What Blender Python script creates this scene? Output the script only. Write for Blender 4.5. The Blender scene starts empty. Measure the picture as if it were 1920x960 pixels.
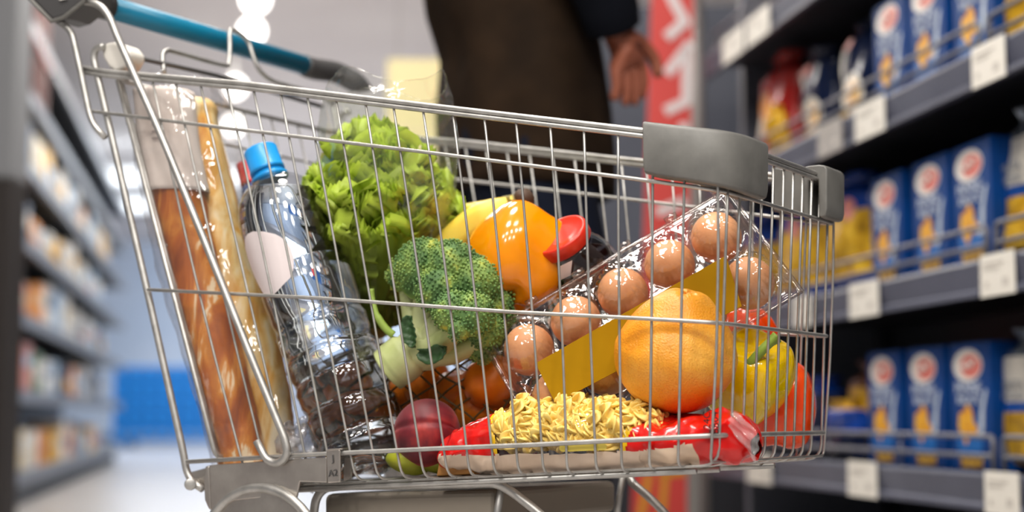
import bpy, bmesh, math, random
from mathutils import Vector as V, Matrix, noise, Quaternion

# ------------------------------------------------------------------ camera, world, light
SC = bpy.context.scene
COL = SC.collection
CZ = 0.40                        # lens height above the floor
F, YH = 2800.0, 780.0            # focal length and horizon in pixels of the 1920x960 frame
PITCH = math.atan((YH - 480) / F)
CAM = V((0, 0, CZ))
cd = bpy.data.cameras.new('camera')
cam = bpy.data.objects.new('camera', cd)
COL.objects.link(cam)
cam.location = CAM
cam.rotation_euler = (math.pi / 2 + PITCH, 0, 0)
cd.sensor_width = 36
cd.lens = F / 1920 * 36
cd.clip_start = 0.05
cd.dof.use_dof = True
cd.dof.focus_distance = 1.28
cd.dof.aperture_fstop = 3.1
SC.camera = cam
SC.view_settings.view_transform = 'Standard'
SC.view_settings.look = 'None'
SC.view_settings.exposure = 0.0
SC.view_settings.gamma = 1.0
SC.view_settings.use_curve_mapping = False
SC.cycles.max_bounces = 12
SC.cycles.transparent_max_bounces = 24
SC.cycles.transmission_bounces = 10
SC.cycles.glossy_bounces = 4
SC.cycles.diffuse_bounces = 3
SC.cycles.caustics_reflective = False
SC.cycles.caustics_refractive = False
SC.cycles.sample_clamp_indirect = 4.0
SC.cycles.use_denoising = True

W = bpy.data.worlds.new('world')
SC.world = W
W.use_nodes = True
W.node_tree.nodes['Background'].inputs[0].default_value = (0.93, 0.95, 1.0, 1)
W.node_tree.nodes['Background'].inputs[1].default_value = 0.20

def area(name, loc, size, power, color=(1, 0.95, 0.88), rot=(0, 0, 0), shape='RECTANGLE', sy=None):
    l = bpy.data.lights.new(name, 'AREA')
    l.shape = shape
    l.size = size
    if shape in ('RECTANGLE', 'ELLIPSE'):
        l.size_y = sy or size
    l.energy = power
    l.color = color
    o = bpy.data.objects.new(name, l)
    COL.objects.link(o)
    o.location = loc
    o.rotation_euler = rot
    return o
CEIL = 3.2
# the store's ceiling luminaires around the cart (most of them above or behind the frame)
for k, (lx, ly, pw) in enumerate([(-0.7, 0.35, 32), (0.35, 0.1, 16), (-0.35, 1.55, 34), (-0.6, 2.9, 18), (-0.95, 4.6, 26), (-1.3, 6.6, 34)]):
    area('ceiling_light', (lx, ly, 2.9), 0.55, pw, rot=(0, 0, 0), shape='DISK')
for lx, ly in ((-1.7, -0.8), (-0.9, -0.7), (-0.1, -0.8), (0.7, -0.7), (-1.3, -1.8), (-0.3, -1.9), (0.6, -1.8), (1.3, -0.5)):
    area('ceiling_light', (lx, ly, 2.7), 0.34, 13, rot=(math.radians(40), 0, 0), shape='DISK')
area('aisle_fill_light', (-2.0, 9.0, 3.0), 0.4, 120, sy=6.0, rot=(0, 0, math.radians(10)))  # unseen lamp along the aisle, set to brighten the left shelving
area('aisle_fill_light', (-3.4, 16.0, 3.0), 3.0, 380, (0.82, 0.91, 1.0), sy=6.0)  # added bluish lamp that lifts the far end of the aisle
area('aisle_fill_light', (-2.6, 20.6, 2.2), 4.0, 120, (0.86, 0.9, 1.0), sy=1.0, rot=(math.radians(75), 0, 0))  # added lamp below the ceiling, turned to brighten the back wall
area('ceiling_bounce_fill', (-1.5, 11.0, 2.2), 3.0, 62, (1.0, 0.94, 0.93), sy=14.0, rot=(math.pi, 0, 0))  # added lamp facing up, stands in for light bounced onto the ceiling

# ------------------------------------------------------------------ geometry of the view
_c, _s = math.cos(PITCH), math.sin(PITCH)
FW, UP = V((0, _c, _s)), V((0, -_s, _c))
Z = V((0, 0, 1))
def ray(px, py):
    return V((1, 0, 0)) * ((px - 960) / F) - UP * ((py - 480) / F) + FW
def at(px, py, y):
    r = ray(px, py)
    return CAM + r * (y / r.y)
PHI, PSI, TAU = math.radians(27.33), math.radians(32.88), math.radians(1.93)
AX = V((math.cos(PSI), -math.sin(PSI), 0))      # cart axis, towards its front
SX = V((math.sin(PSI), math.cos(PSI), 0))       # across the cart, away from the camera
NS = V((math.cos(PHI), -math.sin(PHI), 0))      # along the near side panel
NO = V((-math.sin(PHI), -math.cos(PHI), 0)) * math.cos(TAU) - Z * math.sin(TAU)   # outward normal of the near side panel
P0 = at(1220, 248, 1.2)
def plane_hit(px, py, p, n):
    r = ray(px, py)
    return CAM + r * ((p - CAM).dot(n) / r.dot(n))
def near(px, py, d=0.0):
    """point seen at a pixel, on the plane d behind the near side panel"""
    return plane_hit(px, py, P0 - NO * d, NO)
MID = near(1344, 266) + SX * 0.128
def mir(p):
    return p - SX * (2 * (p - MID).dot(SX))

# ------------------------------------------------------------------ building helpers
def obj(name, bm, m, parent=None, smooth=True, recalc=True):
    if recalc:
        bmesh.ops.recalc_face_normals(bm, faces=bm.faces)
    me = bpy.data.meshes.new(name)
    bm.to_mesh(me)
    bm.free()
    if smooth:
        me.polygons.foreach_set('use_smooth', [True] * len(me.polygons))
    for mm in (m if isinstance(m, (list, tuple)) else [m]):
        me.materials.append(mm)
    o = bpy.data.objects.new(name, me)
    COL.objects.link(o)
    if parent is not None:
        o.parent = parent
    return o
def tag(o, label=None, cat=None, group=None, kind=None):
    if label: o['label'] = label
    if cat: o['category'] = cat
    if group: o['group'] = group
    if kind: o['kind'] = kind
    return o
def thing(name, label, cat, mw=None, group=None):
    o = bpy.data.objects.new(name, None)
    COL.objects.link(o)
    o.empty_display_size = 0.02
    if mw is not None:
        o.matrix_world = mw if isinstance(mw, Matrix) else Matrix.Translation(mw)
    return tag(o, label, cat, group)
def dup(root, mw, label=None, group=None):
    r = root.copy()
    COL.objects.link(r)
    r.matrix_world = mw
    if label: r['label'] = label
    if group: r['group'] = group
    for ch in list(root.children):
        c = ch.copy()
        COL.objects.link(c)
        c.parent = r
        for g in list(ch.children):
            d = g.copy()
            COL.objects.link(d)
            d.parent = c
    return r
def frame(o, z, x=None):
    z = z.normalized()
    x = V((1, 0, 0)) if x is None else x
    x = (x - z * x.dot(z)).normalized()
    y = z.cross(x)
    M = Matrix(((x.x, y.x, z.x, o.x), (x.y, y.y, z.y, o.y), (x.z, y.z, z.z, o.z), (0, 0, 0, 1)))
    return M
def sharp(o, ang=40):
    o.data.polygons.foreach_set('use_smooth', [True] * len(o.data.polygons))
    try:
        o.data.set_sharp_from_angle(angle=math.radians(ang))
    except Exception:
        pass
    return o
def bevel(o, w=0.002, seg=2, ang=35):
    b = o.modifiers.new('bevel', 'BEVEL')
    b.width = w
    b.segments = seg
    b.limit_method = 'ANGLE'
    b.angle_limit = math.radians(ang)
    return o
def fillet(pts, rad, n=5):
    """round the inner corners of a polyline"""
    out = [pts[0]]
    for i in range(1, len(pts) - 1):
        a, b, c = pts[i - 1], pts[i], pts[i + 1]
        r = rad[i] if isinstance(rad, (list, tuple)) else rad
        r = min(r, (a - b).length * 0.48, (c - b).length * 0.48)
        p, q = b + (a - b).normalized() * r, b + (c - b).normalized() * r
        for k in range(n + 1):
            t = k / n
            out.append(p * (1 - t) ** 2 + b * 2 * t * (1 - t) + q * t * t)
    out.append(pts[-1])
    return out
def smooth_path(pts, n=6):
    """Catmull-Rom through the points"""
    P = [pts[0] * 2 - pts[1]] + list(pts) + [pts[-1] * 2 - pts[-2]]
    out = []
    for i in range(1, len(P) - 2):
        a, b, c, d = P[i - 1], P[i], P[i + 1], P[i + 2]
        for k in range(n):
            t = k / n
            out.append(0.5 * (2 * b + (c - a) * t + (2 * a - 5 * b + 4 * c - d) * t * t + (3 * b - a - 3 * c + d) * t ** 3))
    out.append(pts[-1])
    return out
def tube(bm, pts, r, seg=8, closed=False, cap=True):
    pts = [p.copy() for p in pts]
    n = len(pts)
    t0 = (pts[1] - pts[0]).normalized()
    ref = Z if abs(t0.z) < 0.9 else V((1, 0, 0))
    u = t0.cross(ref).normalized()
    rings, tp = [], t0
    for i, p in enumerate(pts):
        if closed:
            t = (pts[(i + 1) % n] - pts[i - 1]).normalized()
        else:
            t = (pts[min(i + 1, n - 1)] - pts[max(i - 1, 0)]).normalized()
        q = tp.rotation_difference(t)
        u = q @ u
        u = (u - t * u.dot(t)).normalized()
        w = t.cross(u)
        tp = t
        rr = r[i] if isinstance(r, (list, tuple)) else r
        rings.append([bm.verts.new(p + (u * math.cos(2 * math.pi * k / seg) + w * math.sin(2 * math.pi * k / seg)) * rr) for k in range(seg)])
    for i in range(n if closed else n - 1):
        a, b = rings[i], rings[(i + 1) % n]
        for k in range(seg):
            bm.faces.new((a[k], a[(k + 1) % seg], b[(k + 1) % seg], b[k]))
    if cap and not closed:
        bm.faces.new(rings[0][::-1])
        bm.faces.new(rings[-1])
    return rings
def tube_obj(name, pts, r, m, parent=None, seg=8, closed=False):
    bm = bmesh.new()
    tube(bm, pts, r, seg, closed)
    return obj(name, bm, m, parent)
def box(bm, c, size, M=None, mi=0):
    hx, hy, hz = size[0] / 2, size[1] / 2, size[2] / 2
    vs = []
    for sx, sy, sz in ((-1, -1, -1), (1, -1, -1), (1, 1, -1), (-1, 1, -1), (-1, -1, 1), (1, -1, 1), (1, 1, 1), (-1, 1, 1)):
        p = V((c[0] + sx * hx, c[1] + sy * hy, c[2] + sz * hz))
        vs.append(bm.verts.new(M @ p if M is not None else p))
    for f in ((0, 3, 2, 1), (4, 5, 6, 7), (0, 1, 5, 4), (1, 2, 6, 5), (2, 3, 7, 6), (3, 0, 4, 7)):
        fc = bm.faces.new([vs[i] for i in f])
        fc.material_index = mi
def box_obj(name, c, size, m, parent=None, M=None, bv=0):
    bm = bmesh.new()
    box(bm, c, size, M)
    o = obj(name, bm, m, parent, smooth=False)
    if bv:
        bevel(o, bv)
    return o
def prism(bm, poly, t, M=None, z0=0.0):
    """polygon in local xy, thickness t along local z"""
    f = (lambda p: M @ p) if M is not None else (lambda p: p)
    a = [bm.verts.new(f(V((x, y, z0)))) for x, y in poly]
    b = [bm.verts.new(f(V((x, y, z0 + t)))) for x, y in poly]
    n = len(poly)
    bm.faces.new(a[::-1])
    bm.faces.new(b)
    for i in range(n):
        bm.faces.new((a[i], a[(i + 1) % n], b[(i + 1) % n], b[i]))
def slab(bm, pts, off):
    """closed plate: 3-D outline pts, extruded by the vector off"""
    a = [bm.verts.new(p) for p in pts]
    b = [bm.verts.new(p + off) for p in pts]
    n = len(pts)
    bm.faces.new(a[::-1])
    bm.faces.new(b)
    for i in range(n):
        bm.faces.new((a[i], a[(i + 1) % n], b[(i + 1) % n], b[i]))
def grid(bm, f, nu, nv, cu=False, cv=False, mi=0):
    """surface f(u, v) on an nu x nv grid, closed in u / v on request"""
    R = [[bm.verts.new(f(i / nu, j / nv)) for j in range(nv if cv else nv + 1)] for i in range(nu if cu else nu + 1)]
    for i in range(nu):
        for j in range(nv):
            i2, j2 = (i + 1) % nu if cu else i + 1, (j + 1) % nv if cv else j + 1
            fc = bm.faces.new((R[i][j], R[i2][j], R[i2][j2], R[i][j2]))
            fc.material_index = mi(i / nu, j / nv) if callable(mi) else mi
    return R
def lathe(bm, prof, seg=32, M=None, warp=None):
    """revolve (r, z) around local z; warp(p, angle, k) may shift each point"""
    rings = []
    for k, (r, z) in enumerate(prof):
        ring = []
        for i in range(seg):
            a = 2 * math.pi * i / seg
            p = V((r * math.cos(a), r * math.sin(a), z))
            if warp: p = warp(p, a, k)
            ring.append(bm.verts.new(M @ p if M is not None else p))
        rings.append(ring)
    for k in range(len(rings) - 1):
        for i in range(seg):
            j = (i + 1) % seg
            bm.faces.new((rings[k][i], rings[k][j], rings[k + 1][j], rings[k + 1][i]))
    bm.faces.new(rings[0][::-1])
    bm.faces.new(rings[-1])
def ball(bm, f, nu=40, nv=24):
    """closed surface of directions: f(theta 0..2pi, phi 0..pi)"""
    top = bm.verts.new(f(0, 0))
    bot = bm.verts.new(f(0, math.pi))
    R = [[bm.verts.new(f(2 * math.pi * i / nu, math.pi * j / nv)) for i in range(nu)] for j in range(1, nv)]
    for i in range(nu):
        k = (i + 1) % nu
        bm.faces.new((top, R[0][i], R[0][k]))
        bm.faces.new((bot, R[-1][k], R[-1][i]))
        for j in range(nv - 2):
            bm.faces.new((R[j][i], R[j + 1][i], R[j + 1][k], R[j][k]))
def sph(th, ph):
    return V((math.sin(ph) * math.cos(th), math.sin(ph) * math.sin(th), math.cos(ph)))
def text_obj(name, txt, size, M, m, parent, ext=0.0006, sx=1.0):
    c = bpy.data.curves.new('lettering', 'FONT')
    c.body = txt
    c.size = size
    c.extrude = ext
    c.align_x = 'CENTER'
    c.align_y = 'CENTER'
    t = bpy.data.objects.new('lettering', c)
    COL.objects.link(t)
    dg = bpy.context.evaluated_depsgraph_get()
    me = bpy.data.meshes.new_from_object(t.evaluated_get(dg))
    bpy.data.objects.remove(t)
    me.transform(M @ Matrix.Diagonal((sx, 1, 1, 1)))
    me.materials.clear()
    me.materials.append(m)
    me.name = name
    o = bpy.data.objects.new(name, me)
    COL.objects.link(o)
    o.parent = parent
    return o

# ------------------------------------------------------------------ materials
MATS = {}
def srgb(h):
    def f(c):
        c /= 255.0
        return c / 12.92 if c <= 0.04045 else ((c + 0.055) / 1.055) ** 2.4
    return tuple(f(int(h[i:i + 2], 16)) for i in (0, 2, 4)) + (1,)
def mat(name, color, rough=0.5, metal=0.0, **kw):
    if name in MATS: return MATS[name]
    m = bpy.data.materials.new(name)
    m.use_nodes = True
    b = m.node_tree.nodes['Principled BSDF']
    c = srgb(color) if isinstance(color, str) else tuple(color) + ((1,) if len(color) == 3 else ())
    b.inputs['Base Color'].default_value = c
    b.inputs['Roughness'].default_value = rough
    b.inputs['Metallic'].default_value = metal
    for k, v in kw.items():
        b.inputs[k.replace('_', ' ')].default_value = v
    MATS[name] = m
    return m
def N(m, typ, **kw):
    n = m.node_tree.nodes.new(typ)
    for k, v in kw.items():
        if hasattr(n, k): setattr(n, k, v)
        else: n.inputs[k].default_value = v
    return n
def L(m, a, b):
    m.node_tree.links.new(a, b)
def bsdf(m):
    return m.node_tree.nodes['Principled BSDF']
def noise_color(m, stops, scale=20, detail=4, dist=0.0, coord='Object', stretch=None, rough=0.55):
    """base colour from object-space noise through a colour ramp"""
    tc = N(m, 'ShaderNodeTexCoord')
    src = tc.outputs[coord]
    if stretch:
        mp = N(m, 'ShaderNodeMapping')
        mp.inputs['Scale'].default_value = stretch
        L(m, src, mp.inputs[0])
        src = mp.outputs[0]
    nz = N(m, 'ShaderNodeTexNoise')
    nz.inputs['Scale'].default_value = scale
    nz.inputs['Detail'].default_value = detail
    nz.inputs['Distortion'].default_value = dist
    nz.inputs['Roughness'].default_value = rough
    L(m, src, nz.inputs['Vector'])
    rp = N(m, 'ShaderNodeValToRGB')
    el = rp.color_ramp.elements
    while len(el) < len(stops): el.new(0.5)
    for e, (p, c) in zip(el, stops):
        e.position = p
        e.color = srgb(c) if isinstance(c, str) else tuple(c) + ((1,) if len(c) == 3 else ())
    L(m, nz.outputs['Fac'], rp.inputs[0])
    L(m, rp.outputs[0], bsdf(m).inputs['Base Color'])
    return nz, rp
def bump(m, scale=80, strength=0.2, dist=0.002, typ='ShaderNodeTexNoise', coord='Object', stretch=None, target=None, detail=None):
    tc = N(m, 'ShaderNodeTexCoord')
    src = tc.outputs[coord]
    if stretch:
        mp = N(m, 'ShaderNodeMapping')
        mp.inputs['Scale'].default_value = stretch
        L(m, src, mp.inputs[0])
        src = mp.outputs[0]
    nz = N(m, typ)
    nz.inputs['Scale'].default_value = scale
    if detail is not None and 'Detail' in nz.inputs: nz.inputs['Detail'].default_value = detail
    L(m, src, nz.inputs['Vector'])
    bp = N(m, 'ShaderNodeBump')
    bp.inputs['Strength'].default_value = strength
    bp.inputs['Distance'].default_value = dist
    L(m, nz.outputs[0], bp.inputs['Height'])
    for s in (target or [bsdf(m).inputs['Normal']]):
        L(m, bp.outputs[0], s)
    return bp
def film(name, tint=(1, 1, 1), base=0.05, edge=0.55, rough=0.06, bscale=60, bstr=0.5, bdist=0.004, stretch=None, haze=0.0, hazecol=(0.9, 0.9, 0.9)):
    """thin clear plastic: see-through with sheen that grows at grazing angles"""
    m = bpy.data.materials.new(name)
    m.use_nodes = True
    nt = m.node_tree
    nt.nodes.clear()
    out = N(m, 'ShaderNodeOutputMaterial')
    tr = N(m, 'ShaderNodeBsdfTransparent')
    tr.inputs[0].default_value = tuple(tint) + (1,)
    gl = N(m, 'ShaderNodeBsdfGlossy')
    gl.inputs['Roughness'].default_value = rough
    lw = N(m, 'ShaderNodeLayerWeight')
    lw.inputs['Blend'].default_value = 0.25
    mr = N(m, 'ShaderNodeMapRange')
    mr.inputs['To Min'].default_value = base
    mr.inputs['To Max'].default_value = edge
    L(m, lw.outputs['Facing'], mr.inputs[0])
    mx = N(m, 'ShaderNodeMixShader')
    L(m, mr.outputs[0], mx.inputs[0])
    L(m, tr.outputs[0], mx.inputs[1])
    L(m, gl.outputs[0], mx.inputs[2])
    last = mx
    if haze:
        df = N(m, 'ShaderNodeBsdfDiffuse')
        df.inputs[0].default_value = tuple(hazecol) + (1,)
        m2 = N(m, 'ShaderNodeMixShader')
        m2.inputs[0].default_value = haze
        L(m, mx.outputs[0], m2.inputs[1])
        L(m, df.outputs[0], m2.inputs[2])
        last = m2
    L(m, last.outputs[0], out.inputs[0])
    if bstr:
        bump(m, bscale, bstr, bdist, stretch=stretch, target=[gl.inputs['Normal'], lw.inputs['Normal']], detail=2)
    MATS[name] = m
    return m
def emit(name, color, strength):
    m = mat(name, (0.8, 0.8, 0.8))
    b = bsdf(m)
    b.inputs['Emission Color'].default_value = tuple(color) + (1,)
    b.inputs['Emission Strength'].default_value = strength
    return m

STEEL = mat('zinc_plated_steel', (0.6, 0.59, 0.57), 0.46, 0.85)
noise_color(STEEL, [(0.3, (0.42, 0.41, 0.39)), (0.7, (0.60, 0.59, 0.57))], 60, 3)
SHEET = mat('galvanised_sheet', (0.6, 0.57, 0.53), 0.38, 1.0)
noise_color(SHEET, [(0.3, (0.47, 0.43, 0.40)), (0.7, (0.66, 0.62, 0.57))], 30, 4)
bump(SHEET, 120, 0.06, 0.001)
GREYP = mat('grey_plastic', '6d6c69', 0.42)
noise_color(GREYP, [(0.35, '686764'), (0.7, '797874')], 40, 5)
bump(GREYP, 260, 0.12, 0.0006)
DARKP = mat('dark_grey_plastic', '4a494a', 0.45)
TEAL = mat('teal_handle_plastic', '12789b', 0.3)
WHITEP = mat('white_plastic', 'e6e2da', 0.4)
RUBBER = mat('grey_rubber', '3a3a3c', 0.7)
# ------------------------------------------------------------------ shopping cart
def rail_of(px, d=0.0):
    return [near(x, y, d) for x, y in px]
cart_base = near(900, 900, 0.12)
cart = thing('shopping_cart', 'wire shopping cart with teal handle filled with groceries', 'shopping cart')
KC = near(1357, 268)                      # upper front corner of the near side
KB = near(1336, 867)                      # lower front corner of the near side
FN = (KB - KC).cross(SX).normalized()     # normal of the front panel
if FN.dot(AX) < 0: FN = -FN
def front(px, py, d=0.0):
    return plane_hit(px, py, KC - FN * d, FN)
RIM = [(154, 131), (200, 138), (460, 161), (800, 202), (1180, 246.5)]
RIMC = (1357, 268)
RAIL2 = [(168, 208), (400, 237), (780, 283), (1180, 334)]
RAIL3 = [(277, 543), (600, 559), (960, 585), (1210, 597.5)]
RAIL4 = [(350, 866), (610, 851), (842, 840), (1000, 834), (1219, 822.5)]
def loop(px, corner, out=0.0026, rad=0.03):
    a = [near(x, y, -out) for x, y in px] + [near(corner[0], corner[1], -out) + FN * out]
    p = a + [mir(q) for q in a[::-1]]
    n = len(a)
    rr = [0.001] * len(p)
    rr[n - 1] = rr[n] = rad
    return fillet(p, rr, 6)
basket = None
bm = bmesh.new()
rim_pts = loop(RIM, RIMC, 0.0005)
tube(bm, [p + Z * 0.0021 for p in rim_pts], 0.0024, 8)
tube(bm, [p - Z * 0.0024 for p in rim_pts], 0.0022, 8)
basket = obj('basket_rim', bm, STEEL, cart)
for px, cn, r in ((RAIL2, (1350, 358), 0.0017), (RAIL3, (1343, 605), 0.0017), (RAIL4, (1337, 816), 0.0021)):
    tube_obj('rail', loop(px, cn), r, STEEL, basket)
# upright wires: each runs down the near side, under the floor and up the far side
def lerp(a, xs, ys):
    if a <= xs[0]: return ys[0] + (a - xs[0]) * (ys[1] - ys[0]) / (xs[1] - xs[0])
    for i in range(len(xs) - 1):
        if a <= xs[i + 1]:
            return ys[i] + (a - xs[i]) * (ys[i + 1] - ys[i]) / (xs[i + 1] - xs[i])
    return ys[-1] + (a - xs[-1]) * (ys[-1] - ys[-2]) / (xs[-1] - xs[-2])
RX, RY = [p[0] for p in RIM] + [RIMC[0]], [p[1] for p in RIM] + [RIMC[1]]
EX, EY = [440, 706, 974, 1070, 1169, 1270, 1331], [911, 900, 890, 889, 885, 875, 868]
WT = [285.6, 329, 375.6, 425.6, 475, 525.6, 575.6, 629.7, 685, 737.5, 793, 849, 908, 967.5, 1031.6, 1095, 1159, 1224, 1285, 1344]
WM = [357, 402, 449, 495, 540, 585, 632, 680, 730, 780, 832, 882, 935, 990, 1047, 1102, 1160, 1223, 1280, 1347]
WB = [447, 489, 532, 569, 612, 655, 697.5, 743.5, 786, 832, 875, 922, 968, 1016, 1062, 1116, 1165, 1218, 1272, 1334]
WR = 0.00125
floor_pts = []
for t, m, b in zip(WT, WM, WB):
    yt = lerp(t, RX, RY) + 4
    def xq(y, t=t, m=m, b=b, yt=yt):
        return t * (y - 480) * (y - 840) / ((yt - 480) * (yt - 840)) + m * (y - yt) * (y - 840) / ((480 - yt) * (480 - 840)) + b * (y - yt) * (y - 480) / ((840 - yt) * (840 - 480))
    ye = lerp(b + 4, EX, EY)
    ys = [yt, yt + (480 - yt) * 0.5, 480, 660, 840, ye]
    a = [near(xq(y), y) for y in ys]
    floor_pts.append(a[-1])
    p = a + [mir(q) for q in a[::-1]]
    rr = [0.02] * len(p)
    rr[5] = rr[6] = 0.014
    tube_obj('wire', fillet(p, rr, 4), WR, STEEL, basket, seg=6)
# front wires run down the front panel and back along the underside of the floor
FT = [1367, 1390, 1411.5, 1430.6, 1451, 1470, 1488, 1505.6, 1522.5, 1537.5, 1553.6]
FB = [1347, 1369, 1391, 1412, 1433, 1453, 1470, 1487, 1505, 1520, 1539]
fl_rear = floor_pts[0]
def floor_z(p):
    t = (p - floor_pts[0]).dot(AX) / (floor_pts[-1] - floor_pts[0]).dot(AX)
    return floor_pts[0].z + (floor_pts[-1].z - floor_pts[0].z) * t
for i, (t, b) in enumerate(zip(FT, FB)):
    top = front(t, 279 + 0.325 * (t - 1367))
    bot = front(b, 866 - (b - 1347) * 0.11)
    s = (bot - KB).dot(SX)
    w0 = 2 * (MID - floor_pts[0]).dot(SX)
    w1 = 2 * (MID - KB).dot(SX)
    rear = floor_pts[0] + SX * (s / w1 * w0) - Z * 0.0025
    q = V((bot.x, bot.y, floor_z(bot) - 0.0025))
    tube_obj('wire', fillet([top, top.lerp(q, 0.5), q, rear], [0, 0.05, 0.014, 0], 4), WR, STEEL, basket, seg=6)
# stiffener rods below the floor
for s in (0.012, 0.055, 0.17):
    a = floor_pts[0] + SX * s * 1.25 - Z * 0.0062
    b = KB - AX * 0.02 + SX * s
    b.z = floor_z(b) - 0.0062
    tube_obj('floor_rod', [a, b], 0.0026, STEEL, basket)
# corner bumpers: a moulded sleeve bent around the corner of the rim
def bumper(side):
    path = [near(1214, 252), near(1300, 262)] + [KC]
    path = [near(1214, 251), KC, KC + SX * 0.062]
    path = fillet(path, [0, 0.032, 0], 8)
    dens = []
    for i in range(len(path) - 1):
        for k in range(3): dens.append(path[i].lerp(path[i + 1], k / 3))
    path = dens + [path[-1]]
    n = len(path)
    prof = [(-0.0125, 0.0085), (-0.0045, 0.0095), (0.0045, 0.0095), (0.0105, 0.0085), (0.0125, 0.005), (0.0115, -0.028), (0.010, -0.0335), (0.006, -0.035), (0.0035, -0.0335), (0.0035, -0.004), (-0.006, -0.004), (-0.006, -0.0335), (-0.009, -0.035), (-0.0125, -0.0335)]
    bm = bmesh.new()
    rings = []
    for i, p in enumerate(path):
        t = (path[min(i + 1, n - 1)] - path[max(i - 1, 0)]).normalized()
        o = t.cross(Z).normalized()
        if o.dot(NO) + o.dot(AX) < 0: o = -o
        e = min(1.0, min(i, n - 1 - i) / 2.0 + 0.5)
        f = i / (n - 1)
        dz = 1.0 + 0.14 * f
        ring = [p + o * (x * (0.9 + 0.1 * e)) + Z * (z if z > 0 else z * dz * (0.95 + 0.05 * e)) for x, z in prof]
        if side: ring = [mir(q) for q in ring]
        rings.append([bm.verts.new(q) for q in ring])
    k = len(prof)
    for i in range(n - 1):
        for j in range(k):
            bm.faces.new((rings[i][j], rings[i][(j + 1) % k], rings[i + 1][(j + 1) % k], rings[i + 1][j]))
    bm.faces.new(rings[0])
    bm.faces.new(rings[-1][::-1])
    o = obj('corner_bumper', bm, GREYP, cart)
    sharp(o, 45)
    bevel(o, 0.0012, 2, 40)
bumper(0)
bumper(1)
# rear posts, handle supports and the bars that hang below the handle brackets, on both sides
POST = [(196, 88), (185, 88), (177, 97), (176, 112), (200, 215), (275, 540), (343, 845), (350, 885), (361, 905), (380, 917)]
HOOK = [(150, 2), (172, 4), (190, 12), (206, 32), (217, 62), (300, 248), (395, 480), (470, 668), (535, 825), (540, 848), (531, 864), (515, 870), (499, 861), (481, 827)]
BENT = [(108, 40), (124, 50), (135, 62), (146, 110), (168, 215), (176, 235), (197, 258)]
for sd in (0, 1):
    g = mir if sd else (lambda p: p)
    bm = bmesh.new()
    tube(bm, fillet([g(near(x, y, 0.002)) for x, y in POST], 0.02, 4), 0.0036, 10)
    o = obj('rear_post', bm, STEEL, cart)
    if not sd: tube_obj('handle_support', fillet([g(near(x, y, -0.0085)) for x, y in HOOK], 0.03, 4), 0.0037, STEEL, cart, seg=10)
    tube_obj('bracket_bar', fillet([g(near(x, y, -0.006)) for x, y in BENT], 0.02, 4), 0.0033, STEEL, cart, seg=10)
# handle: brackets at both ends, teal grip between them
HZ = near(152, -2, 0.004)
def hp(s, dz=0.0, dx=0.0):
    return HZ + SX * s + Z * dz + AX * dx
bm = bmesh.new()
tube(bm, [hp(0.03), hp(0.345)], 0.0118, 20)
obj('handle_grip', bm, TEAL, cart)
poly = [(52, -6), (97, 40), (120, 33), (158, 2), (170, -40), (120, -95), (60, -85), (30, -50)]
bm = bmesh.new()
slab(bm, [near(x, y, -0.014) for x, y in poly], SX * 0.036)
hb = obj('handle_bracket', bm, DARKP, cart, smooth=False)
bevel(hb, 0.004, 3)
bm = bmesh.new()
tube(bm, [near(x, y, -0.0155) for x, y in poly], 0.0022, 8, closed=True)
obj('edge_trim', bm, GREYP, hb)
bm = bmesh.new()
tube(bm, [hp(0.018), hp(0.036)], 0.0145, 18)
obj('collar', bm, DARKP, hb)
bm = bmesh.new()
box(bm, (0, 0, 0), (0.010, 0.004, 0.0009), frame(near(119, -4, -0.0155), NO, NS))
obj('maker_plate', bm, WHITEP, cart, smooth=False)
# far end fitting of the handle
bm = bmesh.new()
fe = hp(0.343)
ray_y = fe.y
tube(bm, smooth_path([fe, hp(0.362, -0.001), at(630, 136, ray_y + 0.05), at(664, 153, ray_y + 0.06), at(694, 166, ray_y + 0.07)], 4), [0.0128, 0.0132, 0.0134, 0.0134, 0.0135] + [0.0135] * 8 + [0.012, 0.010, 0.007, 0.004], 14)
obj('handle_bracket', bm, DARKP, cart)
# rear flap that closes the basket behind the bread
FA, FBt = near(221, 150, 0.012), near(405, 857, 0.012)
def flap(u, v):
    """u across 0..1, v down 0..1"""
    a, b = FA.lerp(FBt, v), mir(FA).lerp(mir(FBt), v)
    return a.lerp(b, u)
bm = bmesh.new()
tube(bm, fillet([flap(0.0, 0.0), flap(0.0, 1.0), flap(1.0, 1.0), flap(1.0, 0.0)], 0.008, 3), 0.0026, 8)
tube(bm, [flap(0.012, 0.01), flap(0.012, 0.99)], 0.0022, 8)
tube(bm, [flap(0.0, 0.0), flap(1.0, 0.0)], 0.0026, 8)
fl = obj('rear_flap', bm, STEEL, cart)
for k in range(1, 8):
    tube_obj('wire', [flap(k / 8, 0.0), flap(k / 8, 1.0)], WR, STEEL, fl, seg=6)
for v in (0.12, 0.45, 0.78):
    tube_obj('rail', [flap(0, v) - AX * 0.003, flap(1, v) - AX * 0.003], 0.0016, STEEL, fl)
# seat wire that stands over the flap, and the cross rod it hangs on
fn = (FBt - FA).cross(SX).normalized()
def fplane(px, py):
    return plane_hit(px, py, near(232, 105, 0.01), fn)
tube_obj('cross_rod', [fplane(244, 105), fplane(404, 141), fplane(604, 200)], 0.0026, DARKP, cart)
sw = [(308, 137), (305, 105), (313, 95), (330, 98), (418, 122), (429, 116), (431, 90), (431, 62), (438, 56), (464, 76), (474, 104), (487, 132), (512, 152), (560, 166), (604, 180), (625, 197)]
tube_obj('seat_wire', smooth_path([fplane(x, y) for x, y in sw], 4), 0.0026, STEEL, cart)
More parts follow.
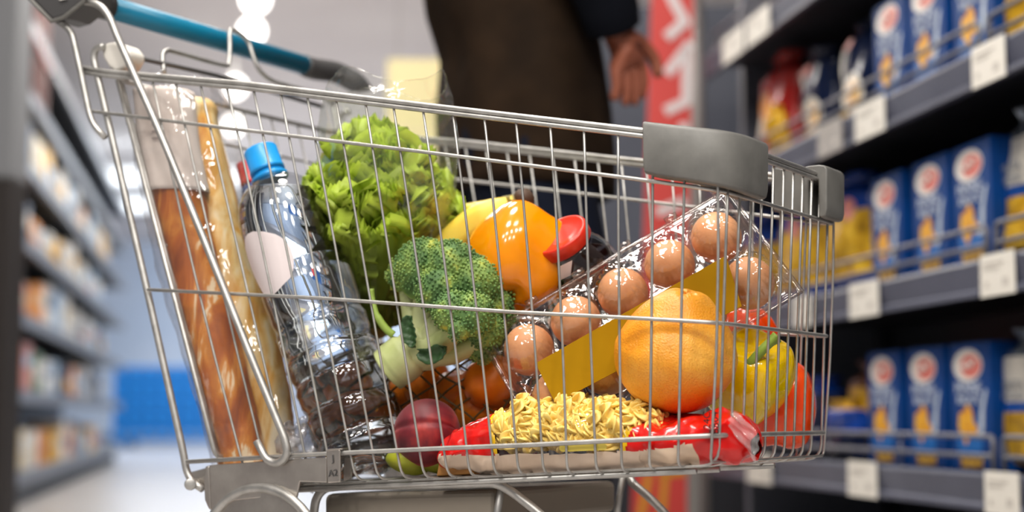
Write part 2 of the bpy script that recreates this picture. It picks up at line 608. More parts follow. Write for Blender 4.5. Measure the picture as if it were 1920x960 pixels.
# white plastic hinge cap on the rod
for sd in (0,):
    g = mir if sd else (lambda p: p)
    bm = bmesh.new()
    pts = [g(near(x, y, 0.004)) for x, y in ((189, 88), (197, 80), (212, 78), (232, 84), (243, 97), (242, 110), (232, 128), (216, 135), (203, 126), (192, 108))]
    slab(bm, pts, (SX if not sd else -SX) * 0.022)
    o = obj('hinge_cap', bm, WHITEP, cart, smooth=False)
    bevel(o, 0.005, 4, 30)
# side plates of the chassis with the clip that ties the basket to them
for sd in (0, 1):
    g = mir if sd else (lambda p: p)
    q = SX if not sd else -SX
    bm = bmesh.new()
    slab(bm, [g(near(x, y, -0.0035)) for x, y in ((392, 872), (612, 857), (612, 905), (562, 903), (553, 945), (512, 931), (440, 938), (396, 957))], q * 0.0025)
    o = obj('side_plate', bm, SHEET, cart, smooth=False)
    bevel(o, 0.0008, 2)
    bm = bmesh.new()
    slab(bm, [g(near(x, y, -0.0035)) for x, y in ((392, 873), (384, 874), (381, 900), (383, 938), (391, 956), (396, 956))], q * 0.03)
    bevel(obj('flange', bm, SHEET, o, smooth=False), 0.002)
    bm = bmesh.new()
    slab(bm, [g(near(x, y, 0.02)) for x, y in ((354, 886), (392, 876), (392, 916), (362, 915))], q * 0.002)
    obj('tab', bm, SHEET, o, smooth=False)
    bm = bmesh.new()
    tube(bm, [g(near(357, 908, -0.006)), g(near(357, 908, 0.02))], 0.0058, 14)
    bevel(obj('bolt', bm, STEEL, o), 0.0015, 2)
    bm = bmesh.new()
    slab(bm, [g(near(x, y, -0.008)) for x, y in ((611, 846), (637, 843), (638, 904), (614, 906))], q * 0.002)
    slab(bm, [g(near(x, y, -0.0078)) for x, y in ((611, 847), (637, 844), (639, 840), (613, 842))], q * 0.016)
    c = obj('clip', bm, SHEET, cart, smooth=False)
    bevel(c, 0.0012, 2)
    bm = bmesh.new()
    slab(bm, [g(near(x, y, 0.004)) for x, y in ((646, 859), (662, 857), (657, 897), (644, 902))], q * 0.002)
    obj('plate_end', bm, SHEET, c, smooth=False)
    if not sd:
        Mx = frame(near(624, 860, -0.0088), NO, near(634, 859) - near(614, 861))
        for tx, yy in (('J', 860), ('A2', 888)):
            Mx = frame(near(624, yy, -0.0088), NO, near(634, yy - 1) - near(614, yy + 1))
            text_obj('stamp', tx, 0.0085, Mx, DARKP, c, 0.0002)
# chassis frame: tubes below the floor, tray, legs with wheels
ca, cb = floor_pts[4] - Z * 0.015, floor_pts[13] - Z * 0.015
tb = []
for sd in (0, 1):
    g = mir if sd else (lambda p: p)
    pts = [g(p) for p in (near(588, 965, 0.02), near(592, 935, 0.02), near(607, 915, 0.02), near(640, 911, 0.02), near(800, 908, 0.02), near(930, 905, 0.02), near(960, 922, 0.03), near(1012, 962, 0.03), near(1080, 1030, 0.03))]
    tube_obj('chassis_tube', fillet(pts, 0.02, 5), 0.0042, STEEL, cart, seg=10)
    pts = [g(near(941, 908, 0.03)), g(near(930, 975, 0.03)), g(near(926, 1060, 0.03))]
    tube_obj('brace', pts, 0.0035, STEEL, cart, seg=10)
tr = [near(606, 926, 0.028), near(925, 918, 0.028), near(925, 985, 0.028), near(606, 985, 0.028)]
bm = bmesh.new()
slab(bm, tr, SX * 0.22)
bevel(obj('undertray', bm, mat('warm_grey_panel', '8b8276', 0.45), cart, smooth=False), 0.006, 3)
WHR = 0.079
WC = near(488, 1079, -0.006)
for sd in (0, 1):
    g = mir if sd else (lambda p: p)
    # rear leg plate with a rolled edge, round at the top
    cz = g(WC)
    t = AX
    bm = bmesh.new()
    out = [cz + t * (WHR * math.cos(a)) + Z * (WHR * math.sin(a)) for a in [math.pi * k / 24 for k in range(25)]]
    out += [cz - t * 0.03 - Z * (cz.z - 0.075), cz + t * 0.03 - Z * (cz.z - 0.075)]
    q = SX if not sd else -SX
    slab(bm, out, q * 0.006)
    lp = obj('leg_plate', bm, SHEET, cart, smooth=False)
    tube_obj('rolled_edge', [p - q * 0.001 for p in out[:25]], 0.0046, STEEL, lp, seg=10)
    for fr in (0, 1):
        w = g(near(488, 1079, 0.012)) if not fr else g(near(1080, 1030, 0.03))
        w = V((w.x, w.y, 0.05))
        if fr:
            top = g(near(1080, 1030, 0.03))
            tube_obj('leg', [top, V((top.x, top.y, 0.09))], 0.0065, STEEL, cart, seg=10)
        bm = bmesh.new()
        lathe(bm, [(0.012, -0.011), (0.044, -0.011), (0.05, -0.007), (0.05, 0.007), (0.044, 0.011), (0.012, 0.011)], 28, frame(w, SX))
        wh = obj('wheel', bm, RUBBER, cart)
        bm = bmesh.new()
        for s2 in (-1, 1):
            slab(bm, [w + AX * x + Z * z + SX * (0.015 * s2) for x, z in ((-0.012, 0.055), (0.012, 0.055), (0.01, -0.008), (-0.01, -0.008))], SX * (0.003 * s2))
        slab(bm, [w + AX * x + SX * y + Z * 0.053 for x, y in ((-0.014, -0.018), (0.014, -0.018), (0.014, 0.018), (-0.014, 0.018))], Z * 0.003)
        obj('fork', bm, SHEET, wh, smooth=False)
# ------------------------------------------------------------------ the store around the cart
FLOORM = mat('floor_tile', 'c9c3bf', 0.28)
noise_color(FLOORM, [(0.3, 'a39f9d'), (0.7, 'b5b1af')], 3, 5)
tc = N(FLOORM, 'ShaderNodeTexCoord')
bk = N(FLOORM, 'ShaderNodeTexBrick')
bk.offset = 0
for k, v in (('Scale', 1.0), ('Mortar Size', 0.004), ('Brick Width', 0.6), ('Row Height', 0.6), ('Color1', (1, 1, 1, 1)), ('Color2', (1, 1, 1, 1)), ('Mortar', (0.7, 0.7, 0.7, 1))):
    bk.inputs[k].default_value = v
L(FLOORM, tc.outputs['Object'], bk.inputs['Vector'])
mx = N(FLOORM, 'ShaderNodeMix')
mx.data_type = 'RGBA'
mx.blend_type = 'MULTIPLY'
mx.inputs[0].default_value = 1
old = bsdf(FLOORM).inputs['Base Color'].links[0].from_socket
L(FLOORM, old, mx.inputs[6])
L(FLOORM, bk.outputs[0], mx.inputs[7])
L(FLOORM, mx.outputs[2], bsdf(FLOORM).inputs['Base Color'])
tag(box_obj('floor', (-1.0, 11.0, -0.05), (16, 30, 0.1), FLOORM), kind='structure')
CEILM = mat('ceiling_paint', 'dcd6d4', 0.9)
noise_color(CEILM, [(0.3, 'd6d0cf'), (0.7, 'e0dbd9')], 1.2, 3)
tag(box_obj('ceiling', (-1.0, 11.0, CEIL + 0.05), (16, 30, 0.1), CEILM), kind='structure')
WALLM = mat('pale_blue_wall', 'd3e0ef', 0.75)
noise_color(WALLM, [(0.3, 'cad9eb'), (0.7, 'dae5f3')], 0.8, 3)
tag(box_obj('wall_back', (-1.0, 24.1, CEIL / 2), (16, 0.2, CEIL), WALLM), kind='structure')
SIDEM = mat('grey_wall', '8c8e96', 0.8)
tag(box_obj('wall_left', (-8.1, 13.0, CEIL / 2), (0.2, 22.4, CEIL), SIDEM), kind='structure')
tag(box_obj('wall_right', (6.1, 11.0, CEIL / 2), (0.2, 26.4, CEIL), SIDEM), kind='structure')
bm = bmesh.new()
box(bm, (-1.0, 23.98, 0.06), (16, 0.03, 0.12))
tag(obj('baseboard_back', bm, mat('blue_grey_skirting', '7c8fa8', 0.6), smooth=False), kind='structure')

# hanging luminaires far down the aisle, and the round ceiling spotlights over it
LAMP = emit('lamp_white', (1.0, 0.97, 0.93), 5.0)
LAMPB = emit('lamp_cool_white', (0.93, 0.97, 1.0), 0.85)
LH = mat('lamp_housing', 'd9d7d4', 0.4)
for k, (py, yy, x0, x1, lab) in enumerate(((335, 15.2, 150, 452, 'long white light bar hanging over the far aisle, the upper and nearer one'),
                                           (386, 17.0, 150, 440, 'long white light bar hanging over the far aisle, the lower and farther one'))):
    c0, c1 = at(x0, py, yy), at(x1, py, yy)
    c = (c0 + c1) / 2
    t = thing('light_bar', lab, 'ceiling lamp', c, 'light bars over the far aisle')
    w = (c1 - c0).length
    bm = bmesh.new()
    box(bm, (0, 0, 0.0), (w, 0.12, 0.13))
    bevel(obj('diffuser', bm, LAMPB, t, smooth=False), 0.02)
    bm = bmesh.new()
    box(bm, (0, 0, 0.065), (w + 0.04, 0.16, 0.04))
    obj('housing', bm, LH, t, smooth=False)
    for s in (-0.4, 0.4):
        tube_obj('suspension_wire', [V((w * s, 0, 0.11)), V((w * s, 0, CEIL - c.z))], 0.006, LH, t, seg=6)
spots = [((479, -2), 8.0, 'nearest'), ((472, 58), 8.9, 'second nearest'), ((441, 163), 10.6, 'third nearest'), ((436, 236), 12.0, 'farthest')]
for (px, py), yy, w in spots:
    c = at(px, py, yy)
    t = thing('ceiling_spotlight', 'white round ceiling spotlight, the %s of the row seen above the teal handle' % w, 'ceiling lamp', c, 'ceiling spotlights above the handle')
    aim = (CAM + V((0.25, 0, 0.2)) - c).normalized()
    M = Matrix.Translation(-c) @ frame(c, -aim)
    bm = bmesh.new()
    lathe(bm, [(0.02, 0.16), (0.06, 0.16), (0.075, 0.08), (0.08, 0.0), (0.08, -0.012), (0.072, -0.012), (0.072, 0.006), (0.02, 0.006)], 24, M)
    obj('housing', bm, LH, t)
    bm = bmesh.new()
    lathe(bm, [(0.02, -0.004), (0.0715, -0.004), (0.0715, 0.004), (0.02, 0.004)], 24, M)
    obj('lens', bm, LAMP, t)
    top = M @ V((0, 0, 0.12))
    tube_obj('stem', [top, V((top.x, top.y, CEIL - c.z))], 0.016, LH, t, seg=8)

# blue mesh container at the end of the aisle
BLUE = mat('blue_plastic', '1180cc', 0.5)
def crate_stack(px0, px1, yy, h, name, lab):
    a, b = at(px0, 780, yy), at(px1, 780, yy)
    w = b.x - a.x
    t = thing(name, lab, 'container', V(((a.x + b.x) / 2, yy + 0.4, 0)))
    bm = bmesh.new()
    box(bm, (0, 0, 0.14 + h / 2), (w - 0.06, 0.7, h - 0.1))
    obj('bin', bm, mat('blue_bin', '0562a8', 0.5), t, smooth=False)
    for k in range(9):
        x = -w / 2 + 0.02 + k * (w - 0.04) / 8
        bm = bmesh.new()
        box(bm, (x, -0.37, 0.12 + h / 2), (0.05, 0.04, h))
        obj('upright', bm, BLUE, t, smooth=False)
    for k in range(6):
        bm = bmesh.new()
        box(bm, (0, -0.375, 0.12 + k * h / 5), (w, 0.05, 0.05))
        obj('crossbar', bm, BLUE, t, smooth=False)
    for sx in (-1, 1):
        for sy in (-1, 1):
            bm = bmesh.new()
            box(bm, (sx * (w / 2 - 0.08), sy * 0.3, 0.06), (0.1, 0.1, 0.12))
            obj('foot', bm, BLUE, t, smooth=False)
crate_stack(212, 420, 19.0, 0.88, 'mesh_container', 'bright blue mesh container standing at the end of the aisle')

# ------------------------------------------------------------------ right-hand gondola
SHELFM = mat('shelf_dark_metal', '2a2b33', 0.5)
LIPM = mat('price_rail_grey', '565a6b', 0.4)
noise_color(LIPM, [(0.3, '525566'), (0.7, '5f6273')], 6, 3)
WIREM = mat('dark_wire', '74747c', 0.4, 0.3)
TAGM = mat('price_card', 'f1ece2', 0.5)
GREYTAG = mat('grey_price_card', 'aaa4a0', 0.5)
INK = mat('dark_ink', '33343a', 0.6)
KS = -0.175
E1 = V((KS, 1, 0)).normalized()          # along the shelf face, away from the camera
E2 = V((E1.y, -E1.x, 0))                 # into the shelf
S0 = V((1.104, 0, 0))
def face_t(px, inset=0.0):
    """distance along the shelf face where a pixel column meets it"""
    k = (px - 960) / F
    p = S0 + E2 * inset
    t = (k * p.y - p.x) / (E1.x - k * E1.y)
    return t
def fp(t, inset, z):
    p = S0 + E1 * t + E2 * inset
    return V((p.x, p.y, z))
LIPZ = [0.259, 0.580, 0.900, 1.222]      # underside of each price rail
LIPH = 0.056
T0, T1 = 1.15, 3.66
SHM = frame(V((0, 0, 0)), Z, E1)         # local x along the face, y to the left of it (towards the aisle)
def sbox(bm, t0, t1, i0, i1, z0, z1):
    M = Matrix(((E1.x, E2.x, 0, S0.x), (E1.y, E2.y, 0, S0.y), (0, 0, 1, 0), (0, 0, 0, 1)))
    box(bm, ((t0 + t1) / 2, (i0 + i1) / 2, (z0 + z1) / 2), (t1 - t0, i1 - i0, z1 - z0), M)
gon = thing('shelving_unit', 'dark grey supermarket shelving unit stocked with pasta on the right', 'shelf', V((0, 0, 0)))
bm = bmesh.new()
sbox(bm, T0, T1, 0.46, 0.49, 0.0, 1.75)
obj('back_panel', bm, SHELFM, gon, smooth=False)
bm = bmesh.new()
sbox(bm, T1, T1 + 0.03, 0.10, 0.49, 0.0, 1.75)
obj('end_panel', bm, mat('end_panel_grey', '676b78', 0.5), gon, smooth=False)
bm = bmesh.new()
sbox(bm, T0, T1, 0.10, 0.46, 0.0, 0.10)
obj('plinth', bm, SHELFM, gon, smooth=False)
bm = bmesh.new()
sbox(bm, T0, T1, 0.0, 0.46, 1.62, 1.66)
obj('canopy', bm, SHELFM, gon, smooth=False)
TJ = face_t(1842)
for t in (TJ, T1 - 0.02):
    bm = bmesh.new()
    sbox(bm, t - 0.015, t + 0.015, 0.43, 0.47, 0, 1.75)
    obj('upright', bm, SHELFM, gon, smooth=False)
for li, z in enumerate(LIPZ):
    for (a, b) in ((T0, TJ - 0.004), (TJ + 0.004, T1)):
        bm = bmesh.new()
        sbox(bm, a, b, 0.012, 0.46, z + LIPH - 0.022, z + LIPH - 0.004)
        sh = obj('shelf', bm, SHELFM, gon, smooth=False)
        bm = bmesh.new()
        prof = [(0.010, z + LIPH), (0.0, z + LIPH), (-0.002, z + LIPH - 0.005), (0.004, z + 0.012), (-0.003, z + 0.008), (-0.003, z), (0.012, z)]
        pa = [fp(a, i, zz) for i, zz in prof]
        slab(bm, pa, E1 * (b - a))
        obj('price_rail', bm, LIPM, sh, smooth=False)
        # wire guard along the front edge
        bm = bmesh.new()
        g0, g1 = a + 0.012, b - 0.012
        tube(bm, fillet([fp(g0, 0.02, z + LIPH - 0.01), fp(g0, 0.02, z + LIPH + 0.054), fp(g1, 0.02, z + LIPH + 0.054), fp(g1, 0.02, z + LIPH - 0.01)], 0.012, 4), 0.0042, 8)
        tube(bm, [fp(g0, 0.02, z + LIPH + 0.024), fp(g1, 0.02, z + LIPH + 0.024)], 0.0042, 8)
        n = 4
        for k in range(1, n):
            t = g0 + (g1 - g0) * k / n
            tube(bm, [fp(t, 0.024, z + LIPH - 0.01), fp(t, 0.024, z + LIPH + 0.054)], 0.003, 6)
        obj('wire_guard', bm, WIREM, sh)
tags = [(3, 1362, 1402, 0), (3, 1408, 1452, 0), (2, 1612, 1668, 0), (2, 1540, 1586, 1), (2, 1837, 1901, 0), (1, 1593, 1647, 0), (1, 1487, 1520, 0), (1, 1840, 1905, 0), (0, 1582, 1635, 0), (0, 1395, 1440, 0), (0, 1835, 1898, 0)]
for li, x0, x1, gry in tags:
    z = LIPZ[li]
    t0, t1 = face_t(x0, -0.006), face_t(x1, -0.006)
    t0, t1 = min(t0, t1), max(t0, t1)
    bm = bmesh.new()
    pa = [fp(t0, i, zz) for i, zz in ((-0.0045, z + LIPH + 0.004), (-0.0035, z + LIPH + 0.004), (-0.0035, z - 0.003), (-0.0052, z - 0.003))]
    slab(bm, pa, E1 * (t1 - t0))
    o = obj('price_card', bm, GREYTAG if gry else TAGM, gon, smooth=False)
    o['label'] = 'grey price card' if gry else 'white price card'
    bm = bmesh.new()
    for (u0, u1, v0, v1) in ((0.12, 0.7, 0.78, 0.84), (0.12, 0.55, 0.66, 0.70), (0.15, 0.24, 0.18, 0.34), (0.66, 0.82, 0.18, 0.40)):
        a0, a1 = t1 - (t1 - t0) * u0, t1 - (t1 - t0) * u1
        slab(bm, [fp(a0, -0.0056, z + LIPH * v0), fp(a1, -0.0056, z + LIPH * v0), fp(a1, -0.0056, z + LIPH * v1), fp(a0, -0.0056, z + LIPH * v1)], E2 * 0.0008)
    obj('printing', bm, mat('pale_ink', 'cfc9c1', 0.6), o, smooth=False)

# pasta boxes and bags on the shelves
BOXB = mat('box_blue', '003f86', 0.5, Specular_IOR_Level=0.2)
noise_color(BOXB, [(0.35, '003676'), (0.7, '004692')], 9, 3)
BOXL = mat('box_light_blue', '0e6abb', 0.4)
LOGOW = mat('logo_white', 'f4eee6', 0.4)
LOGOR = mat('logo_red', 'ea7f74', 0.4)
LETTER = mat('box_lettering', 'd6dfee', 0.5)
PASTAP = mat('printed_pasta', 'f2b21e', 0.5)
noise_color(PASTAP, [(0.35, 'e08a1a'), (0.6, 'f7bb2c')], 45, 2)
SPOON = mat('printed_spoon', 'cfdbe8', 0.4)
PASTAW = mat('pasta_in_window', 'c9952f', 0.6)
noise_color(PASTAW, [(0.35, '7d561a'), (0.55, 'd6a53c'), (0.75, 'e9c566')], 70, 3)
def face_frame(t, inset, z, yaw=0.0):
    """local x to the right of the product's front, y up, z out towards the aisle"""
    o = fp(t, inset, z)
    r = Matrix.Rotation(yaw, 3, 'Z')
    x, zz = r @ (-E1), r @ (-E2)
    return Matrix(((x.x, 0, zz.x, o.x), (x.y, 0, zz.y, o.y), (0, 1, 0, o.z), (0, 0, 0, 1)))
def oval(cx, cy, rx, ry, n=32):
    return [(cx + rx * math.cos(2 * math.pi * k / n), cy + ry * math.sin(2 * math.pi * k / n)) for k in range(n)]
BW, BH, BD = 0.138, 0.206, 0.075
def make_box():
    t = thing('pasta_box', 'x', 'box')
    bm = bmesh.new()
    box(bm, (0, BH / 2, -BD / 2), (BW, BH, BD))
    bevel(obj('carton', bm, BOXB, t, smooth=False), 0.0015)
    bm = bmesh.new()
    prism(bm, oval(-0.006, BH * 0.47 - 0.05, BW * 0.30, BH * 0.2), 0.0004)
    obj('light_patch', bm, BOXL, t, smooth=False)
    bm = bmesh.new()
    prism(bm, oval(-0.006, BH * 0.825, BW * 0.35, BH * 0.128), 0.0008)
    lg = obj('logo', bm, LOGOW, t, smooth=False)
    bm = bmesh.new()
    prism(bm, oval(0.004, BH * 0.82, BW * 0.255, BH * 0.09), 0.0012)
    obj('logo_field', bm, LOGOR, lg, smooth=False)
    bm = bmesh.new()
    pts = [V((-0.024 + 0.0058 * k, BH * 0.825 + 0.004 * math.sin(k * 1.9) + 0.0012 * k - 0.004, 0.0018)) for k in range(9)]
    tube(bm, smooth_path(pts, 4), 0.0022, 6)
    obj('logo_script', bm, LOGOW, lg)
    for txt, yy, sz in (('PENNE', 0.645, 0.025), ('RIGATE', 0.555, 0.020)):
        text_obj('lettering', txt, sz, Matrix.Translation((-0.006, BH * yy, 0.0008)), LETTER, t, 0.0003, 1.15)
    bm = bmesh.new()
    prism(bm, [(-0.038, 0.093), (-0.022, 0.098), (-0.010, 0.108), (0.004, 0.098), (0.008, 0.080), (0.022, 0.072), (0.020, 0.058), (0.0, 0.060), (-0.010, 0.050), (-0.018, 0.042), (-0.030, 0.056), (-0.042, 0.070)], 0.001)
    obj('pasta_picture', bm, PASTAP, t, smooth=False)
    bm = bmesh.new()
    prism(bm, [(0.020, 0.062), (0.030, 0.066), (0.032, 0.092), (0.046, 0.124), (0.053, 0.132), (0.055, 0.127), (0.044, 0.098), (0.042, 0.070), (0.034, 0.054), (0.022, 0.052)], 0.0012)
    obj('spoon_picture', bm, SPOON, t, smooth=False)
    bm = bmesh.new()
    box(bm, (-0.002, BH * 0.09, 0.0004), (BW * 0.52, BH * 0.11, 0.001))
    obj('window_patch', bm, PASTAW, t, smooth=False)
    bm = bmesh.new()
    for yy in (0.75, 0.55, 0.4, 0.25):
        prism(bm, [(-p[1] * 0 + 0, 0) for p in ()] or oval(0, 0, 0.006, 0.006, 10), 0.0008, Matrix(((0, 0, -1, -BW / 2), (0, 1, 0, BH * yy), (-1, 0, 0, -BD * 0.5), (0, 0, 0, 1))))
    obj('side_print', bm, LETTER, t, smooth=False)
    return t
names3 = ('farthest', 'middle', 'nearest')
first_box = make_box()
used = False
rows = [(0, (1620, 1690), (1694, 1772), (1776, 1858), 'lowest shelf', 0.0), (1, (1637, 1699), (1722, 1781), (1797, 1865), 'middle shelf', -0.03), (2, (1654, 1712), (1726, 1786), (1806, 1885), 'upper shelf', -0.02)]
for li, a, b, c, nm, yaw in rows:
    for k, (x0, x1) in enumerate((a, b, c)):
        t = (face_t(x0, 0.05) + face_t(x1, 0.05)) / 2
        M = face_frame(t, 0.05, LIPZ[li] + LIPH - 0.004, yaw)
        lab = 'blue pasta box with red and white oval logo, %s of three on the %s' % (names3[k], nm)
        if not used:
            first_box.matrix_world = M
            first_box['label'] = lab
            first_box['group'] = 'blue pasta boxes on the shelves'
            used = True
        else:
            dup(first_box, M, lab, 'blue pasta boxes on the shelves')
def bag_surface(w, h, d, seed, twist=0.0, top=0.82):
    """pillow bag gathered towards the top; returns f(u, v) with u round, v up"""
    rnd = random.Random(seed)
    ph = [rnd.uniform(0, 6.28) for _ in range(6)]
    def f(u, v):
        a = 2 * math.pi * u
        c, s = math.cos(a), math.sin(a)
        e = min(1.0, v / 0.12) ** 0.5 if v < 0.12 else 1.0
        g = 1.0
        if v > top:
            q = (v - top) / (1 - top)
            g = 1 - 0.62 * math.sin(min(1, q * 1.6) * math.pi / 2) + 0.45 * max(0, q - 0.5)
        dep = d * (0.35 + 0.65 * e) * (g if v > top else 1.0) * (1 - 0.25 * max(0, v - 0.5))
        x = w / 2 * (abs(c) ** 0.75) * (1 if c > 0 else -1) * (0.93 + 0.07 * e) * g
        y = dep / 2 * (abs(s) ** 0.9) * (1 if s > 0 else -1)
        wr = 0.0025 * (math.sin(9 * a + ph[0] + 7 * v) + math.sin(14 * v + 3 * a + ph[1])) * (1 + 1.6 * max(0, v - top) / (1 - top))
        return V((x + wr * c, v * h, y + wr * s - d / 2 + 0.02 * math.sin(v * 2 + ph[2]) * twist))
    return f
def bag(name, lab, cat, M, w, h, d, seed, bands, group, patches=(), top=0.82):
    """bands: (v0, v1, part name, material)"""
    t = thing(name, lab, cat, M, group)
    f = bag_surface(w, h, d, seed, 0.4, top)
    for (v0, v1, pn, m) in bands:
        bm = bmesh.new()
        nv = max(2, int((v1 - v0) * 34))
        R = grid(bm, lambda u, v: f(u, v0 + (v1 - v0) * v), 40, nv, cu=True)
        if v0 == 0: bm.faces.new([r[0] for r in R])
        if v1 == 1: bm.faces.new([r[-1] for r in R])
        obj(pn, bm, m, t)
    for (kind, cx, cy, rx, ry, m) in patches:
        bm = bmesh.new()
        def g(u, v):
            rr, a = v, 2 * math.pi * u
            if kind == 'oval': x, y = cx + rx * rr * math.cos(a), cy + ry * rr * math.sin(a)
            else: x, y = cx + rx * (u * 2 - 1), cy + ry * (v * 2 - 1)
            c = max(-1, min(1, x / (w / 2)))
            aa = math.acos((abs(c) ** (1 / 0.75)) * (1 if c > 0 else -1))
            return f(aa / (2 * math.pi), y / h) + V((0, 0, 0.0015))
        grid(bm, g, 24, 8, cu=(kind == 'oval'))
        obj('printed_label', bm, m, t, recalc=False)
    return t
CLEARTOP = mat('bag_top_silver', 'c4d4e6', 0.16, 0.75)
bump(CLEARTOP, 40, 0.6, 0.006)
BLUESTRIPE = mat('bag_blue_stripe', '1b4d9e', 0.35)
BAGWHITE = mat('bag_white_label', 'e9e4da', 0.4)
NAVYBAG = mat('bag_navy', '0a1838', 0.22)
bump(NAVYBAG, 30, 0.7, 0.006)
REDBAG = mat('bag_red', 'a81d18', 0.25)
bump(REDBAG, 30, 0.7, 0.006)
BLUEBAG = mat('bag_blue', '083f9c', 0.22)
bump(BLUEBAG, 30, 0.7, 0.006)
YELBAG = mat('bag_pasta_yellow', 'd99a22', 0.3)
noise_color(YELBAG, [(0.3, '8a6412'), (0.5, 'd6a524'), (0.75, 'efcb4a')], 26, 3)
bump(YELBAG, 30, 0.6, 0.006)
YELPACK = mat('bag_plain_yellow', 'e0ad10', 0.3)
PINKP = mat('label_pink', 'dd8f86', 0.4)
zs = [z + LIPH - 0.004 for z in LIPZ]
def bagat(px, li, inset=0.075, yaw=0.0, lean=0.0):
    M = face_frame(face_t(px, inset), inset, zs[li], yaw)
    return M @ Matrix.Rotation(lean, 4, 'Z')
white_bands = [(0, 0.06, 'base', NAVYBAG), (0.06, 0.42, 'pasta_window', YELBAG), (0.42, 0.49, 'stripe', BLUESTRIPE), (0.49, 0.80, 'paper_label', BAGWHITE), (0.80, 1.0, 'gathered_top', CLEARTOP)]
for px, li, lab, hh in ((1905, 0, 'clear pasta bag with white label and silver gathered top on the lowest shelf', 0.225), (1913, 1, 'clear pasta bag with white label and bright twisted top on the middle shelf', 0.25), (1936, 2, 'clear pasta bag cut by the frame edge on the upper shelf', 0.25)):
    b = bag('pasta_bag', lab, 'pasta bag', bagat(px, li), 0.155, hh, 0.085, px, white_bands, 'white labelled pasta bags on the shelves')
    f = bag_surface(0.155, hh, 0.085, px, 0.4)
    zt = f(0.25, 0.6).z + 0.0035
    text_obj('lettering', 'PASTA', 0.022, Matrix.Translation((0, hh * 0.60, zt)), mat('bag_grey_ink', '8d9098', 0.5), b, 0.0004)
    text_obj('lettering', 'ITALIANA', 0.016, Matrix.Translation((0, hh * 0.53, zt)), mat('bag_grey_ink', '8d9098', 0.5), b, 0.0004)
for px, li, lab in ((1612, 2, 'navy pasta bag with round pasta picture beside the blue boxes on the upper shelf'), (1530, 2, 'navy pasta bag with curled white ribbon print, left of its twin on the upper shelf')):
    bag('pasta_bag', lab, 'pasta bag', bagat(px, li, 0.07), 0.16, 0.225, 0.09, px, [(0, 0.8, 'bag_body', NAVYBAG), (0.8, 1.0, 'gathered_top', NAVYBAG)], 'navy pasta bags on the upper shelf',
        [('oval', 0.01, 0.075, 0.042, 0.042, BAGWHITE), ('oval', 0.012, 0.073, 0.032, 0.033, PASTAP), ('rect', -0.045, 0.14, 0.012, 0.04, BAGWHITE), ('oval', -0.02, 0.18, 0.035, 0.016, PINKP), ('oval', -0.03, 0.03, 0.035, 0.018, YELBAG)])
bag('snack_bag', 'red packet with orange and white print at the far end of the upper shelf', 'packet', bagat(1446, 2, 0.06), 0.2, 0.27, 0.09, 3, [(0, 0.8, 'bag_body', REDBAG), (0.8, 1.0, 'gathered_top', REDBAG)], None,
    [('oval', -0.03, 0.13, 0.05, 0.06, mat('label_orange', 'e08a2a', 0.4)), ('oval', -0.04, 0.115, 0.036, 0.04, BAGWHITE), ('oval', 0.05, 0.09, 0.02, 0.024, PINKP)])
bag('snack_bag', 'yellow upright packet in front of the red packet on the upper shelf', 'packet', bagat(1452, 2, 0.03), 0.085, 0.125, 0.03, 5, [(0, 0.85, 'bag_body', YELPACK), (0.85, 1.0, 'gathered_top', YELPACK)], None)
big = [(0, 0.16, 'base', BLUEBAG), (0.16, 0.68, 'pasta_window', YELBAG), (0.68, 1.0, 'gathered_top', BLUEBAG)]
bag('pasta_bag', 'large blue and yellow pasta bag leaning left of the middle shelf boxes', 'pasta bag', bagat(1578, 1, 0.06), 0.215, 0.245, 0.1, 11, big, 'large pasta bags on the middle shelf', [('oval', 0.05, 0.17, 0.022, 0.022, PINKP)])
bag('pasta_bag', 'large yellow pasta bag seen through the front wires of the cart', 'pasta bag', bagat(1487, 1, 0.05, 0.1), 0.22, 0.245, 0.1, 12, big, 'large pasta bags on the middle shelf', [('oval', 0.0, 0.17, 0.03, 0.026, PINKP)])
bag('pasta_bag', 'yellow pasta bag farthest along the middle shelf behind the egg carton', 'pasta bag', bagat(1408, 1, 0.05, 0.1), 0.2, 0.235, 0.09, 13, big, 'large pasta bags on the middle shelf')
bag('pasta_bag', 'yellow pasta bag slumped sideways left of the lowest shelf boxes', 'pasta bag', bagat(1600, 0, 0.07, 0, 0.0), 0.165, 0.195, 0.085, 14, [(0, 0.1, 'base', NAVYBAG), (0.1, 0.74, 'pasta_window', YELBAG), (0.74, 1.0, 'gathered_top', mat('bag_brown', '5c3420', 0.35))], None)
bag('pasta_bag', 'small blue pasta packet lying low beyond the orange pepper on the lowest shelf', 'pasta bag', bagat(1556, 0, 0.03, 0, 0.0), 0.15, 0.12, 0.06, 15, [(0, 0.45, 'base', NAVYBAG), (0.45, 0.85, 'bag_body', BLUEBAG), (0.85, 1.0, 'gathered_top', YELBAG)], None)
bag('pasta_bag', 'dark blue pasta packet farthest along the lowest shelf behind the cart front', 'pasta bag', bagat(1500, 0, 0.05), 0.2, 0.17, 0.08, 16, [(0, 0.8, 'bag_body', NAVYBAG), (0.8, 1.0, 'gathered_top', BLUEBAG)], None)

